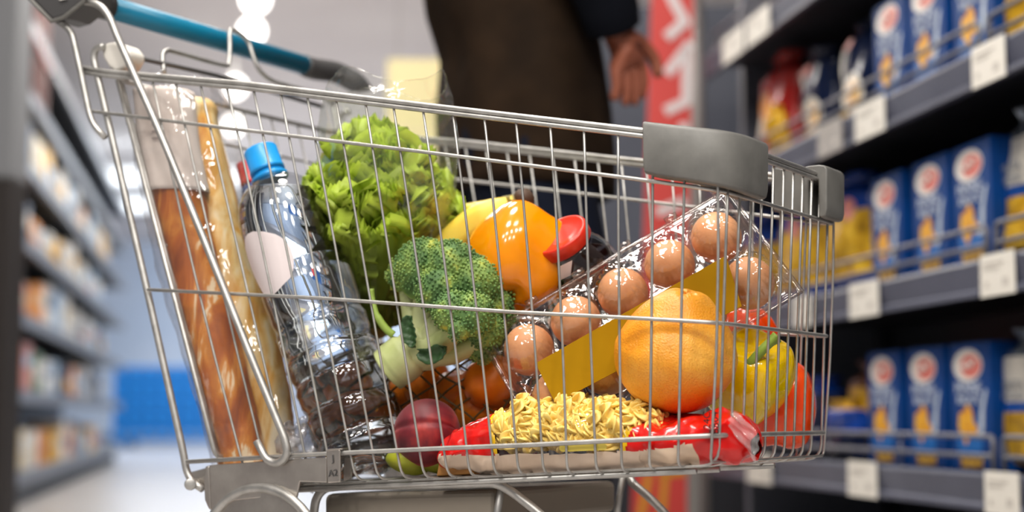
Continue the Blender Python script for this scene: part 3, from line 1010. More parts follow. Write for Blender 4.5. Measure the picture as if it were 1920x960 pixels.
# gondola that continues the row behind the person
gon2 = thing('shelf_end_unit', 'blue grey end unit of the next shelf row behind the person', 'shelf', V((0.90, 5.3, 0)))
bm = bmesh.new()
box(bm, (0, 0, 0.9), (1.5, 0.6, 1.8))
obj('body', bm, mat('blue_grey_panel', '5a5f6e', 0.5), gon2, smooth=False)
for x in (-0.3,):
    bm = bmesh.new()
    box(bm, (x, -0.32, 0.9), (0.05, 0.04, 1.8))
    obj('upright', bm, mat('pale_metal_post', 'a3a09c', 0.4), gon2, smooth=False)
bm = bmesh.new()
box(bm, (0, -0.31, 0.12), (1.3, 0.03, 0.24))
obj('plinth', bm, SHELFM, gon2, smooth=False)
for k, z in enumerate((0.3, 0.52)):
    bm = bmesh.new()
    box(bm, (-0.1, -0.33, z), (0.9, 0.06, 0.04))
    obj('shelf_lip', bm, SHELFM, gon2, smooth=False)
post = at(1318, 780, 3.95)
pt = thing('display_post', 'pale metal post beside the red banner', 'post', V((post.x, 3.95, 0)))
tube_obj('post', [V((0, 0, 0.01)), V((0, 0, 1.9))], 0.014, mat('pale_metal_post', 'a3a09c', 0.4), pt, seg=12)
bm = bmesh.new()
lathe(bm, [(0.02, 0.0), (0.12, 0.0), (0.12, 0.008), (0.02, 0.016)], 24)
obj('base', bm, SHELFM, pt)

# red banner with white and yellow lettering
BANR = mat('banner_red', 'd8423c', 0.55)
BANW = mat('banner_white', 'eadfe0', 0.55)
BANY = mat('banner_yellow', 'e0992e', 0.55)
YB = 3.75
def bp(px, py, dy=0.0):
    return at(px, py, YB + dy)
bn = thing('banner', 'tall red banner with white diagonal lettering beside the shelves', 'banner', V((at(1240, 780, YB).x, YB, 0)))
o0 = bn.matrix_world.translation.copy()
zb = at(1180, 1040, YB)
bm = bmesh.new()
slab(bm, [bp(1229, -260) - o0, bp(1306, -260) - o0, bp(1290, 470) - o0, bp(1287, 1040) - o0, bp(1181, 1040) - o0, bp(1207, 470) - o0], V((0, 0.012, 0)))
cl = obj('cloth', bm, BANR, bn, smooth=False)
def stroke(px, w, m, nm):
    bm = bmesh.new()
    for i in range(len(px) - 1):
        a, b = V((px[i][0], px[i][1], 0)), V((px[i + 1][0], px[i + 1][1], 0))
        d = (b - a).normalized()
        n = V((-d.y, d.x, 0)) * w / 2
        a2, b2 = a - d * w * 0.3, b + d * w * 0.3
        slab(bm, [bp(q.x, q.y, -0.002 - 0.0007 * i) - o0 for q in (a2 + n, b2 + n, b2 - n, a2 - n)], V((0, 0.002, 0)))
    obj(nm, bm, m, cl, smooth=False)
stroke([(1248, -30), (1264, 4), (1284, 40), (1254, 66)], 19, BANW, 'white_letter')
stroke([(1292, 84), (1254, 134)], 19, BANW, 'white_letter')
stroke([(1287, 96), (1287, 190), (1252, 206)], 18, BANW, 'white_letter')
stroke([(1282, 236), (1280, 300), (1240, 316)], 18, BANW, 'white_letter')
stroke([(1280, 380), (1236, 396)], 18, BANW, 'white_letter')
stroke([(1216, 893), (1200, 975)], 15, BANY, 'yellow_letter')
stroke([(1247, 893), (1240, 975)], 14, BANY, 'yellow_letter')
stroke([(1240, 890), (1282, 886)], 12, BANY, 'yellow_letter')
bm = bmesh.new()
box(bm, (0.02, 0.0, 0.02), (0.26, 0.2, 0.04))
obj('base', bm, SHELFM, bn, smooth=False)
zc = at(1230, 1040, YB)
tube_obj('pole', [V((zc.x - o0.x, 0.02, 0.02)), V((at(1265, -260, YB).x - o0.x, 0.02, at(1265, -260, YB).z))], 0.006, STEEL, bn)

# yellow hanging sign behind the lettuce
sg0, sg1 = at(727, 112, 6.0), at(838, 232, 6.0)
c = (sg0 + sg1) / 2
sg = thing('hanging_sign', 'pale yellow square sign hanging behind the lettuce bag', 'sign', c)
bm = bmesh.new()
box(bm, (0, 0, -0.1), (abs(sg1.x - sg0.x), 0.02, abs(sg0.z - sg1.z) + 0.2))
obj('board', bm, mat('sign_yellow', 'fdeeb4', 0.5, Emission_Color=(1.0, 0.86, 0.45, 1), Emission_Strength=0.22), sg, smooth=False)  # faint emission added to the board to lift its dim yellow
bm = bmesh.new()
ball(bm, lambda th, ph: V((0.135, -0.03, -0.03)) + V((sph(th, ph).x * 0.05, sph(th, ph).y * 0.02, sph(th, ph).z * 0.07)), 16, 10)
obj('pink_tab', bm, mat('sign_pink', 'e8a08c', 0.5), sg)
for s in (-0.08, 0.08):
    tube_obj('suspension_wire', [V((s, 0, 0.1)), V((s, 0, CEIL - c.z))], 0.002, STEEL, sg, seg=6)

# ------------------------------------------------------------------ left-hand gondola, far down the aisle
LK = -0.19
L1 = V((LK, 1, 0)).normalized()
L2 = V((-L1.y, L1.x, 0))                 # into the shelf, away from the aisle
L0 = V((-0.903, 0, 0))
LM = Matrix(((L1.x, L2.x, 0, L0.x), (L1.y, L2.y, 0, L0.y), (0, 0, 1, 0), (0, 0, 0, 1)))
LT0, LT1 = 6.05, 13.2
lg = thing('shelving_unit', 'tall dark shelving unit of groceries far down the aisle on the left', 'shelf', V((0, 0, 0)))
BLK = mat('black_shelf_metal', '17171a', 0.5)
LLIP = mat('left_price_rail', '747a86', 0.45)
LZ = [0.10, 0.46, 0.80, 1.14, 1.48, 1.80, 2.12]
bm = bmesh.new()
box(bm, ((LT0 + LT1) / 2, 0.52, 1.2), (LT1 - LT0, 0.04, 2.4), LM)
obj('back_panel', bm, BLK, lg, smooth=False)
bm = bmesh.new()
box(bm, (LT0 - 0.05, 0.27, 1.25), (0.06, 0.52, 2.5), LM)
obj('end_panel', bm, BLK, lg, smooth=False)
bm = bmesh.new()
box(bm, ((LT0 + LT1) / 2, 0.27, 0.04), (LT1 - LT0, 0.44, 0.08), LM)
obj('plinth', bm, BLK, lg, smooth=False)
for z in LZ:
    bm = bmesh.new()
    box(bm, ((LT0 + LT1) / 2, 0.27, z + 0.03), (LT1 - LT0, 0.5, 0.025), LM)
    sh = obj('shelf', bm, BLK, lg, smooth=False)
    bm = bmesh.new()
    box(bm, ((LT0 + 0.5 + LT1) / 2, 0.01, z + 0.025), (LT1 - LT0 - 0.5, 0.02, 0.06), LM)
    obj('price_rail', bm, LLIP, sh, smooth=False)
# grey post near the left edge of the view
gpx = at(5, 780, 5.6)
gp = thing('grey_pillar', 'plain grey pillar at the left edge before the dark shelves', 'pillar', V((gpx.x - 0.1225, 5.7, 0)))
bm = bmesh.new()
box(bm, (0, 0, (CEIL + 1.3) / 2), (0.245, 0.2, CEIL - 1.3))
bevel(obj('shaft', bm, mat('pillar_grey', '85878b', 0.7), gp, smooth=False), 0.01)
bm = bmesh.new()
box(bm, (0, 0, 0.65), (0.245, 0.2, 1.3))
bevel(obj('dark_base', bm, mat('pillar_dark', '2a2422', 0.6), gp, smooth=False), 0.01)
cols = {'white': 'e8e6e0', 'cream': 'e6d6b4', 'orange': 'ee9a3a', 'yellow': 'f0b816', 'pale blue': 'a9c4e0', 'red': 'b5342c', 'green': '5f7f48', 'dark brown': '43291f', 'grey': '8f959e', 'peach': 'eab78c', 'salmon': 'd98a76', 'navy': '2c3a58'}
CM = {k: mat('pack_' + k.replace(' ', '_'), v, 0.4) for k, v in cols.items()}
rnd = random.Random(7)
ORD = ['nearest', 'second', 'third', 'fourth', 'fifth', 'sixth', 'seventh', 'eighth', 'ninth', 'tenth', 'eleventh', 'twelfth', 'thirteenth', 'fourteenth', 'fifteenth', 'sixteenth', 'seventeenth', 'eighteenth']
LEVN = ['lowest shelf', 'second shelf up', 'third shelf up', 'fourth shelf up', 'fifth shelf up']
pal = [['orange', 'cream', 'cream', 'white', 'orange', 'red', 'yellow', 'white', 'peach', 'grey', 'orange', 'pale blue', 'yellow', 'white'],
       ['dark brown', 'white', 'salmon', 'green', 'white', 'pale blue', 'white', 'navy', 'orange', 'grey', 'white', 'pale blue', 'grey', 'navy'],
       ['dark brown', 'salmon', 'cream', 'orange', 'white', 'pale blue', 'white', 'pale blue', 'white', 'grey', 'white', 'pale blue', 'navy', 'grey'],
       ['red', 'peach', 'orange', 'pale blue', 'white', 'yellow', 'white', 'white', 'pale blue', 'white', 'white', 'pale blue', 'white', 'white'],
       ['grey', 'white', 'cream', 'yellow', 'orange', 'white', 'pale blue', 'white', 'peach', 'white', 'pale blue', 'white', 'yellow', 'white']]
def carton(w, h, d, m, m2, seed):
    r = random.Random(seed)
    bm = bmesh.new()
    box(bm, (0, 0, h / 2), (w, d, h))
    a = obj('carton', bm, m, None, smooth=False)
    bm = bmesh.new()
    box(bm, (0, -d / 2 - 0.001, h * r.uniform(0.4, 0.65)), (w * 0.8, 0.003, h * r.uniform(0.2, 0.4)))
    return a, obj('printed_label', bm, m2, None, smooth=False)
def jar(w, h, m, m2):
    r = w / 2
    bm = bmesh.new()
    lathe(bm, [(r * 0.8, 0), (r * 0.97, 0.008), (r, 0.02), (r, h * 0.68), (r * 0.85, h * 0.78), (r * 0.55, h * 0.84), (r * 0.55, h * 0.9)], 20)
    a = obj('jar', bm, m, None)
    bm = bmesh.new()
    lathe(bm, [(r * 0.5, h * 0.88), (r * 0.62, h * 0.88), (r * 0.62, h), (r * 0.5, h)], 20)
    return a, obj('lid', bm, m2, None)
for li in range(5):
    t = LT0 + 0.22
    for k, cn in enumerate(pal[li]):
        w = rnd.uniform(0.27, 0.36)
        if li > 2 and k < 2: cn = ('dark brown', 'navy')[k]
        h = rnd.uniform(0.14, 0.25)
        z = LZ[li] + 0.0435
        kind = 'carton' if (k * 7 + li * 3) % 5 else 'jar'
        if kind == 'carton':
            parts = carton(w * 0.92, h, 0.2, CM[cn], CM[rnd.choice(['white', 'cream', 'navy', 'yellow', 'red', 'pale blue'])], li * 50 + k)
        else:
            w = rnd.uniform(0.15, 0.19)
            parts = jar(w * 0.95, h, CM[cn], CM[rnd.choice(['white', 'red', 'yellow', 'grey'])])
        p = LM @ V((t + w / 2, 0.13, z))
        M = Matrix.Translation(p) @ Matrix.Rotation(math.atan2(L1.y, L1.x), 4, 'Z')
        root = thing('grocery_' + kind, '%s %s, %s along the %s of the far left shelving' % (cn, kind, ORD[k], LEVN[li]), kind, M, 'groceries on the far left shelving')
        for q in parts: q.parent = root
        t += w + 0.085
        if t > LT1 - 0.3: break
# red crates on the two topmost levels
CRR = mat('crate_red', '7c2a24', 0.6)
def crate_mesh():
    t = thing('red_crate', 'x', 'crate')
    w, d, h = 0.5, 0.36, 0.27
    bm = bmesh.new()
    box(bm, (0, 0, 0.015), (w, d, 0.02))
    for sx in (-1, 1): box(bm, (sx * (w / 2 - 0.01), 0, h / 2), (0.02, d, h))
    for sy in (-1, 1): box(bm, (0, sy * (d / 2 - 0.01), h / 2), (w, 0.02, h * 0.9))
    obj('crate_body', bm, CRR, t, smooth=False)
    for k in range(5):
        bm = bmesh.new()
        box(bm, (-w / 2 + 0.05 + k * 0.1, -d / 2 - 0.006, h / 2), (0.034, 0.014, h * 0.86))
        obj('rib', bm, mat('crate_red_grey', '6d5350', 0.6), t, smooth=False)
    bm = bmesh.new()
    box(bm, (0, -d / 2 - 0.008, h - 0.015), (w + 0.02, 0.03, 0.03))
    obj('rim', bm, CRR, t, smooth=False)
    return t
proto = crate_mesh()
first = True
for lv, lz in (('top level', LZ[6] + 0.0435), ('level below the top', LZ[5] + 0.0435)):
    for k in range(2):
        p = LM @ V((LT0 + 0.45 + k * 0.62, 0.2, lz))
        M = Matrix.Translation(p) @ Matrix.Rotation(math.atan2(L1.y, L1.x), 4, 'Z')
        lab = 'dark red ribbed crate, %s of two on the left shelving, %s' % (('nearer', 'farther')[k], lv)
        if first:
            proto.matrix_world = M
            proto['label'] = lab
            proto['group'] = 'red crates on the left shelving'
            first = False
        else:
            dup(proto, M, lab, 'red crates on the left shelving')

# ------------------------------------------------------------------ person behind the cart
SKIN = mat('skin_brown', '96553f', 0.55)
COAT = mat('coat_brown', '21160c', 0.9, Specular_IOR_Level=0.15)
noise_color(COAT, [(0.3, '1c1209'), (0.7, '291c10')], 14, 4)
bump(COAT, 7, 0.5, 0.03)
NAVY = mat('navy_cloth', '0d1019', 0.9, Specular_IOR_Level=0.15)
TROUS = mat('trousers_navy', '0f1422', 0.9, Specular_IOR_Level=0.15)
bump(TROUS, 12, 0.4, 0.02)
SHOE = mat('shoe_black', '141414', 0.5)
HAIR = mat('hair_black', '14100d', 0.7)
PX, PY = 0.03, 2.36
per = thing('person', 'person in long brown coat and navy trousers standing behind the cart, hand hanging forward', 'person', V((PX, PY, 0)))
def skin(name, verts, edges, m, parent, sub=2):
    bm = bmesh.new()
    ly = bm.verts.layers.skin.verify()
    vs = []
    for i, (p, r) in enumerate(verts):
        v = bm.verts.new(p)
        v[ly].radius = (r, r) if not isinstance(r, tuple) else r
        v[ly].use_root = (i == 0)
        vs.append(v)
    for a, b in edges: bm.edges.new((vs[a], vs[b]))
    me = bpy.data.meshes.new(name)
    bm.to_mesh(me)
    bm.free()
    me.materials.append(m)
    o = bpy.data.objects.new(name, me)
    COL.objects.link(o)
    o.parent = parent
    s = o.modifiers.new('skin', 'SKIN')
    s.use_smooth_shade = True
    d = o.modifiers.new('subdivision', 'SUBSURF')
    d.levels = d.render_levels = sub
    return o
# body: 0 pelvis 1 waist 2 chest 3 neck base 4 neck 5 head 6 crown | legs | arms | fingers
vv = [((0.0, 0, 0.93), 0.13), ((-0.01, 0, 1.08), 0.115), ((-0.01, 0, 1.3), 0.13), ((-0.005, 0, 1.45), 0.06), ((0.01, 0, 1.52), 0.05), ((0.03, 0, 1.62), 0.078), ((0.02, 0, 1.72), 0.07)]
ee = [(0, 1), (1, 2), (2, 3), (3, 4), (4, 5), (5, 6)]
def add(prev, pts):
    for p, r in pts:
        vv.append((p, r))
        ee.append((prev, len(vv) - 1))
        prev = len(vv) - 1
    return prev
add(5, [((0.118, 0, 1.62), 0.016)])                    # nose
add(5, [((0.09, 0, 1.55), 0.035)])                     # chin
add(5, [((0.03, 0.088, 1.63), 0.018)])
add(5, [((0.03, -0.088, 1.63), 0.018)])
for sy, fx in ((-1, 0.05), (1, -0.06)):
    add(0, [((0.0, sy * 0.09, 0.86), 0.085), ((fx * 0.6 + 0.02, sy * 0.1, 0.5), 0.055), ((fx * 0.8, sy * 0.1, 0.28), 0.048), ((fx, sy * 0.1, 0.09), 0.036), ((fx + 0.1, sy * 0.1, 0.045), 0.03), ((fx + 0.17, sy * 0.1, 0.035), 0.024)])
w = []
for sy, pts in ((-1, [((0.0, -0.19, 1.40), 0.055), ((0.05, -0.235, 1.18), 0.042), ((0.110, -0.16, 1.03), 0.030), ((0.126, -0.13, 0.99), 0.024)]),
                (1, [((0.0, 0.19, 1.40), 0.055), ((0.03, 0.24, 1.14), 0.042), ((0.06, 0.2, 1.0), 0.032), ((0.06, 0.19, 0.95), 0.026)])):
    e = add(2, pts)
    base = V(pts[-1][0])
    d = V((0.34, 0.12, -0.93)).normalized()
    side = V((0.74, 0.55, 0.34)).normalized()
    palm = base + d * 0.045
    pi = add(e, [(tuple(base + d * 0.026), (0.030, 0.017)), (tuple(palm), (0.034, 0.017))])
    cv = V((-0.9, 0.1, -0.3))
    for k, (off, ln) in enumerate(((0.027, 0.055), (0.009, 0.062), (-0.009, 0.058), (-0.027, 0.045))):
        b = palm + side * off + d * 0.02
        add(pi, [(tuple(b), 0.0105), (tuple(b + d * ln * 0.5 + cv * 0.006), 0.0095), (tuple(b + d * ln * 0.95 + cv * 0.02), 0.0075)])
    b = base + d * 0.03 + side * 0.04
    add(pi - 1, [(tuple(b), 0.013), (tuple(b + d * 0.035 + side * 0.018), 0.0105), (tuple(b + d * 0.065 + side * 0.012), 0.0085)])
skin('body', vv, ee, SKIN, per)
# coat: loft of rings, hem at mid thigh
def coat_ring(z):
    zs_ = [0.745, 0.80, 0.88, 0.96, 1.04, 1.2, 1.35, 1.43, 1.47]
    xl = [-0.135, -0.143, -0.152, -0.148, -0.172, -0.185, -0.16, -0.11, -0.075]
    xr = [0.125, 0.127, 0.125, 0.120, 0.112, 0.125, 0.135, 0.10, 0.07]
    hy = [0.20, 0.195, 0.19, 0.18, 0.175, 0.19, 0.20, 0.15, 0.08]
    return lerp(z, zs_, xl), lerp(z, zs_, xr), lerp(z, zs_, hy)
bm = bmesh.new()
def cf(u, v):
    z = 0.745 + 0.725 * v
    a, b, h = coat_ring(z)
    th = 2 * math.pi * u
    fold = 0.006 * math.sin(7 * th + 4 * z) * (1 - v) + 0.006 * math.sin(11 * z + 2 * th)
    return V(((a + b) / 2 + ((b - a) / 2 + fold) * math.cos(th), (h + fold) * math.sin(th), z))
grid(bm, cf, 48, 40, cu=True)
co = obj('coat', bm, COAT, per)
sd = co.modifiers.new('thickness', 'SOLIDIFY')
sd.thickness = 0.006
for sy, pts in ((-1, [((0.0, -0.17, 1.41), 0.075), ((0.05, -0.235, 1.18), 0.058), ((0.108, -0.165, 1.035), 0.048), ((0.124, -0.135, 0.99), 0.043)]),
                (1, [((0.0, 0.17, 1.41), 0.075), ((0.03, 0.24, 1.15), 0.06), ((0.06, 0.205, 1.015), 0.05), ((0.06, 0.192, 0.97), 0.044)])):
    bm = bmesh.new()
    P = smooth_path([V(p) for p, r in pts], 6)
    rr = [lerp(i / (len(P) - 1) * 3, [0, 1, 2, 3], [r for p, r in pts]) for i in range(len(P))]
    tube(bm, P, rr, 18)
    s = obj('sleeve', bm, NAVY, per)
# trousers
for sy, fx in ((-1, 0.05), (1, -0.06)):
    bm = bmesh.new()
    P = smooth_path([V((-0.015, sy * 0.07, 0.92)), V((-0.01, sy * 0.085, 0.80)), V((fx * 0.6 + 0.02, sy * 0.1, 0.5)), V((fx * 0.8, sy * 0.1, 0.28)), V((fx - 0.005, sy * 0.1, 0.075))], 6)
    rr = [lerp(i / (len(P) - 1) * 4, [0, 1, 2, 3, 4], [0.09, 0.102, 0.086, 0.076, 0.068]) for i in range(len(P))]
    tube(bm, P, rr, 22)
    obj('trouser_leg', bm, TROUS, per)
    bm = bmesh.new()
    def sf(th, ph, fx=fx, sy=sy):
        p = sph(th, ph)
        return V((fx + 0.07 + p.x * 0.145, sy * 0.1 + p.y * 0.05, max(0.001, 0.045 + p.z * (0.055 - 0.02 * p.x))))
    ball(bm, sf, 24, 14)
    obj('shoe', bm, SHOE, per)
bm = bmesh.new()
def hf(th, ph):
    p = sph(th, ph)
    return V((-0.005 + p.x * 0.098, p.y * 0.09, 1.675 + p.z * 0.095 * (1 if p.z > 0 else 0.75)))
ball(bm, hf, 24, 16)
obj('hair', bm, HAIR, per)
for sy in (-1, 1):
    bm = bmesh.new()
    ball(bm, lambda th, ph: V((0.098, sy * 0.033, 1.635)) + sph(th, ph) * 0.011, 12, 8)
    obj('eye', bm, mat('eye_white', 'e8e4df', 0.3), per)
bm = bmesh.new()
ball(bm, lambda th, ph: V((0.103, 0, 1.565)) + V((sph(th, ph).x * 0.008, sph(th, ph).y * 0.024, sph(th, ph).z * 0.007)), 14, 8)
obj('mouth', bm, mat('lip', '73352d', 0.5), per)
# ------------------------------------------------------------------ groceries in the cart
def mpx(px, p):
    """length in metres of a pixel distance at the depth of point p"""
    return px * p.y / F
VIEWY = V((0, 1, 0))
def pix(p):
    d = p - CAM
    w_ = d.dot(FW)
    return 960 + F * d.x / w_, 480 - F * d.dot(UP) / w_
# --- baguettes in a clear bag
def crust(name, stops, seed):
    m = mat(name, (0.5, 0.3, 0.1), 0.55)
    nz, rp = noise_color(m, stops, 34, 6, 1.2, stretch=(1.0, 1.0, 0.30))
    bump(m, 38, 0.55, 0.004, stretch=(1, 1, 0.35))
    return m
CR1 = crust('crust_brown', [(0.30, '8c3f06'), (0.46, 'b86012'), (0.57, 'd98b30'), (0.62, 'f4dcb6')], 1)
CR2 = crust('crust_golden', [(0.28, 'c47a1c'), (0.42, 'e2a848'), (0.54, 'f3d494'), (0.66, 'fbeccb')], 2)
def baguette(lab, pts, r, m, seed):
    root = thing('baguette', lab, 'bread', pts[0], 'baguettes in the bread bag')
    P = smooth_path([p - pts[0] for p in pts], 12)
    n = len(P)
    rr = []
    for i in range(n):
        t = i / (n - 1)
        e = min(1, t / 0.09, (1 - t) / 0.07)
        rr.append(r * (0.35 + 0.65 * math.sqrt(max(0.0, 1 - (1 - e) ** 2))) * (1 + 0.035 * math.sin(t * 21 + seed)))
    bm = bmesh.new()
    tube(bm, P, rr, 28)
    for v in bm.verts:
        q = v.co * 60 + V((seed * 3.1, 0, 0))
        v.co += noise.noise_vector(q * 0.5) * 0.0022 + noise.noise_vector(q * 1.6) * 0.0008
    obj('crust', bm, m, root)
    return root
b1 = [near(x, y, 0.043) for x, y in ((309, 186), (313, 245), (334, 361), (366, 500), (420, 720), (455, 860), (462, 886))]
b2 = [near(x, y, 0.085) for x, y in ((356, 186), (363, 245), (388, 361), (424, 500), (488, 720), (506, 855), (510, 880))]
baguette('brown crusted baguette with floury streaks and paper sleeve, nearer the cart rear', b1, 0.0245, CR1, 1)
baguette('pale golden baguette beside the brown one, nearer the water bottle', b2, 0.0275, CR2, 2)
PAPER = mat('bread_paper', 'e6d9d0', 0.7)
noise_color(PAPER, [(0.35, 'ddcfc6'), (0.65, 'efe4dc')], 25, 3)
bm = bmesh.new()
P = smooth_path([near(x, y, 0.043) for x, y in ((306, 172), (311, 214), (316, 255), (325, 310), (335, 361))], 6)
grid(bm, lambda u, v: (lambda p, q: p + ((SX * math.cos(2 * math.pi * u) + NS * math.sin(2 * math.pi * u)) * (0.0292 + 0.0006 * math.sin(9 * u * 6.28 + 5 * v))))(P[round(v * (len(P) - 1))], 0), 32, len(P) - 1, cu=True)
ps = thing('paper_sleeve', 'pinkish white paper sleeve wrapped around the brown baguette', 'paper sleeve', P[0])
o = obj('sleeve', bm, PAPER, None)
o.data.transform(Matrix.Translation(-P[0]))
o.parent = ps
o.modifiers.new('thickness', 'SOLIDIFY').thickness = 0.0005
INKP = mat('faint_ink', 'b7a9a4', 0.7)
for k in range(3):
    yy = 232 + k * 13
    bm = bmesh.new()
    slab(bm, [near(x, y, 0.0145) - P[0] for x, y in ((285, yy), (300, yy - 2), (300, yy + 1), (285, yy + 3))], NO * 0.0003)
    obj('printed_line', bm, INKP, ps, smooth=False)
BREADFILM = film('bread_bag_film', (0.98, 0.97, 0.97), 0.05, 0.42, 0.06, 36, 0.9, 0.006, stretch=(1, 1, 0.5), haze=0.02)
cb = [near(x, y, 0.06) for x, y in ((318, 150), (333, 200), (352, 300), (392, 480), (446, 660), (490, 800), (505, 872))]
P = smooth_path(cb, 10)
wid = lambda t: lerp(t, [0, 0.06, 0.3, 0.6, 0.85, 1.0], [0.040, 0.045, 0.052, 0.056, 0.058, 0.055])
bm = bmesh.new()
ux = NS
def bf(u, v):
    i = round(v * (len(P) - 1))
    a = 2 * math.pi * u
    w_ = wid(v)
    p = P[i] + ux * (w_ * math.cos(a) + (0.008 if math.cos(a) > 0 else 0) * v) + SX * (0.048 * math.sin(a))
    q = p * 55
    return p + noise.noise_vector(V((q.x, q.y, q.z * 0.5))) * 0.0035 * (1 + 0.8 * (v < 0.1))
grid(bm, bf, 56, len(P) - 1, cu=True)
bag_root = thing('bread_bag', 'clear plastic bag holding the two baguettes upright', 'plastic bag', P[-1])
o = obj('film', bm, BREADFILM, None)
o.data.transform(Matrix.Translation(-P[-1]))
o.parent = bag_root
# bunched end of the bag on the cart floor
bm = bmesh.new()
bc = near(572, 845, 0.055)
ball(bm, lambda th, ph: bc - P[-1] + V((sph(th, ph).x * 0.022, sph(th, ph).y * 0.03, sph(th, ph).z * 0.03)) + noise.noise_vector(sph(th, ph) * 2.3) * 0.016, 36, 24)
obj('bunched_end', bm, film('bunched_film', (0.95, 0.95, 0.96), 0.12, 0.5, 0.12, 60, 1.0, 0.006, haze=0.22, hazecol=(0.75, 0.75, 0.78)), bag_root)

# --- water bottles
PET = film('bottle_plastic', (0.97, 0.985, 1.0), 0.045, 0.6, 0.03, 22, 0.35, 0.004)
WATER = mat('water', (0.93, 0.97, 1.0), 0.0, 0.0, Transmission_Weight=1.0, IOR=1.33)
CAPB = mat('cap_blue', '1f9be8', 0.35)
CAPR = mat('cap_red', 'c8161c', 0.35)
COLB = mat('collar_blue', '2d62b0', 0.35)
STICK = mat('sticker_white', 'efe3e4', 0.45)
def bottle(lab, top, base, r, capm, colm, full, water_px=None, ribs=True):
    ax = (top - base)
    H = ax.length
    M = frame(base, ax, NS)
    root = thing('water_bottle', lab, 'bottle', M)
    prof = [(0.55, 0.012), (0.80, 0.0), (0.93, 0.006), (0.99, 0.018), (1.0, 0.035), (1.0, 0.075)]
    z = 0.085
    if ribs:
        for k in range(5):
            z0 = 0.09 + k * 0.085
            dp = 0.93 if k in (1, 3) else 0.955
            prof += [(1.0, z0), (dp, z0 + 0.012), (dp - 0.01, z0 + 0.02), (dp, z0 + 0.03), (0.985, z0 + 0.042), (0.985, z0 + 0.07)]
        prof += [(1.0, 0.53)]
    prof += [(1.0, 0.60), (0.985, 0.606), (0.985, 0.613), (1.0, 0.619), (1.0, 0.725), (0.99, 0.755), (0.965, 0.785), (0.92, 0.815), (0.85, 0.84), (0.75, 0.862), (0.62, 0.88), (0.48, 0.893), (0.37, 0.903), (0.33, 0.914), (0.33, 0.93)]
    pr = [(a * r, b * H) for a, b in prof]
    def warp(p, a, k):
        if not ribs: return p
        zz = p.z / H
        if 0.10 < zz < 0.5:
            g = 1 - 0.045 * max(0, math.sin(5 * a + 9 * zz)) ** 2
            return V((p.x * g, p.y * g, p.z))
        if zz < 0.05:
            g = 1 + 0.03 * math.cos(5 * a)
            return V((p.x * g, p.y * g, p.z + 0.004 * math.cos(5 * a) * (zz < 0.02)))
        return p
    bm = bmesh.new()
    lathe(bm, pr, 64, None, warp)
    obj('shell', bm, PET, root)
    if full:
        bm = bmesh.new()
        lathe(bm, [(max(0.002, a - 0.0009), b + (0.001 if i < 2 else 0)) for i, (a, b) in enumerate(pr[:-4])], 64, None, warp)
        Mi = M.inverted()
        pl = Mi @ water_px
        nz = (Mi.to_3x3() @ Z).normalized()
        g = bmesh.ops.bisect_plane(bm, geom=bm.verts[:] + bm.edges[:] + bm.faces[:], plane_co=pl, plane_no=nz, clear_outer=True)
        ed = [e for e in g['geom_cut'] if isinstance(e, bmesh.types.BMEdge)]
        bmesh.ops.holes_fill(bm, edges=ed)
        obj('water', bm, WATER, root)
    bm = bmesh.new()
    rc = r * 0.36
    lathe(bm, [(rc * 0.9, 0.922 * H), (rc * 1.06, 0.922 * H), (rc * 1.06, 0.934 * H), (rc, 0.936 * H), (rc, 0.994 * H), (rc * 0.93, 1.0 * H), (rc * 0.5, 1.0 * H)], 60, None,
          lambda p, a, k: p if k not in (3, 4) else V((p.x * (1 + 0.018 * math.cos(30 * a)), p.y * (1 + 0.018 * math.cos(30 * a)), p.z)))
    obj('cap', bm, capm, root)
    bm = bmesh.new()
    lathe(bm, [(rc * 0.85, 0.897 * H), (rc * 1.12, 0.897 * H), (rc * 1.12, 0.909 * H), (rc * 0.98, 0.912 * H), (rc * 0.98, 0.92 * H), (rc * 0.8, 0.92 * H)], 32)
    obj('collar', bm, colm, root)
    return root, M, H
bt, bb = near(487, 279, 0.060), near(697, 880, 0.060)
br, BM, BHt = bottle('large clear water bottle with blue cap leaning left beside the bread', bt, bb, 0.0455, CAPB, CAPB, True, near(545, 352, 0.058))
def on_bottle(px, py, r):
    Mi = BM.inverted()
    o, d = Mi @ CAM, (Mi.to_3x3() @ ray(px, py))
    a = d.x ** 2 + d.y ** 2
    b = 2 * (o.x * d.x + o.y * d.y)
    c = o.x ** 2 + o.y ** 2 - r * r
    t = (-b - math.sqrt(max(0, b * b - 4 * a * c))) / (2 * a)
    return o + d * t
rows_ = [(434, 474, 494), (440, 462, 520), (450, 459, 534), (465, 460, 545), (485, 465, 551), (505, 472, 550), (520, 478, 545), (535, 485, 530), (548, 492, 518), (557, 499, 507)]
bm = bmesh.new()
def stf(u, v):
    y = 434 + 123 * v
    xl = lerp(y, [r[0] for r in rows_], [r[1] for r in rows_])
    xr = lerp(y, [r[0] for r in rows_], [r[2] for r in rows_])
    return on_bottle(xl + (xr - xl) * u, y, 0.0463)
grid(bm, stf, 14, 24)
o = obj('sticker', bm, STICK, br)
o['label'] = 'blank white sticker'
bm = bmesh.new()
def st2(u, v):
    y = 503 + 14 * v
    return on_bottle(lerp(y, [503, 517], [583, 588]) + 7 * u, y, 0.0463)
grid(bm, st2, 2, 3)
obj('red_mark', bm, CAPR, br)
bottle('smaller bottle with red cap, mostly hidden behind the blue capped bottle', near(461, 305, 0.155), near(600, 850, 0.165), 0.030, CAPR, COLB, False)

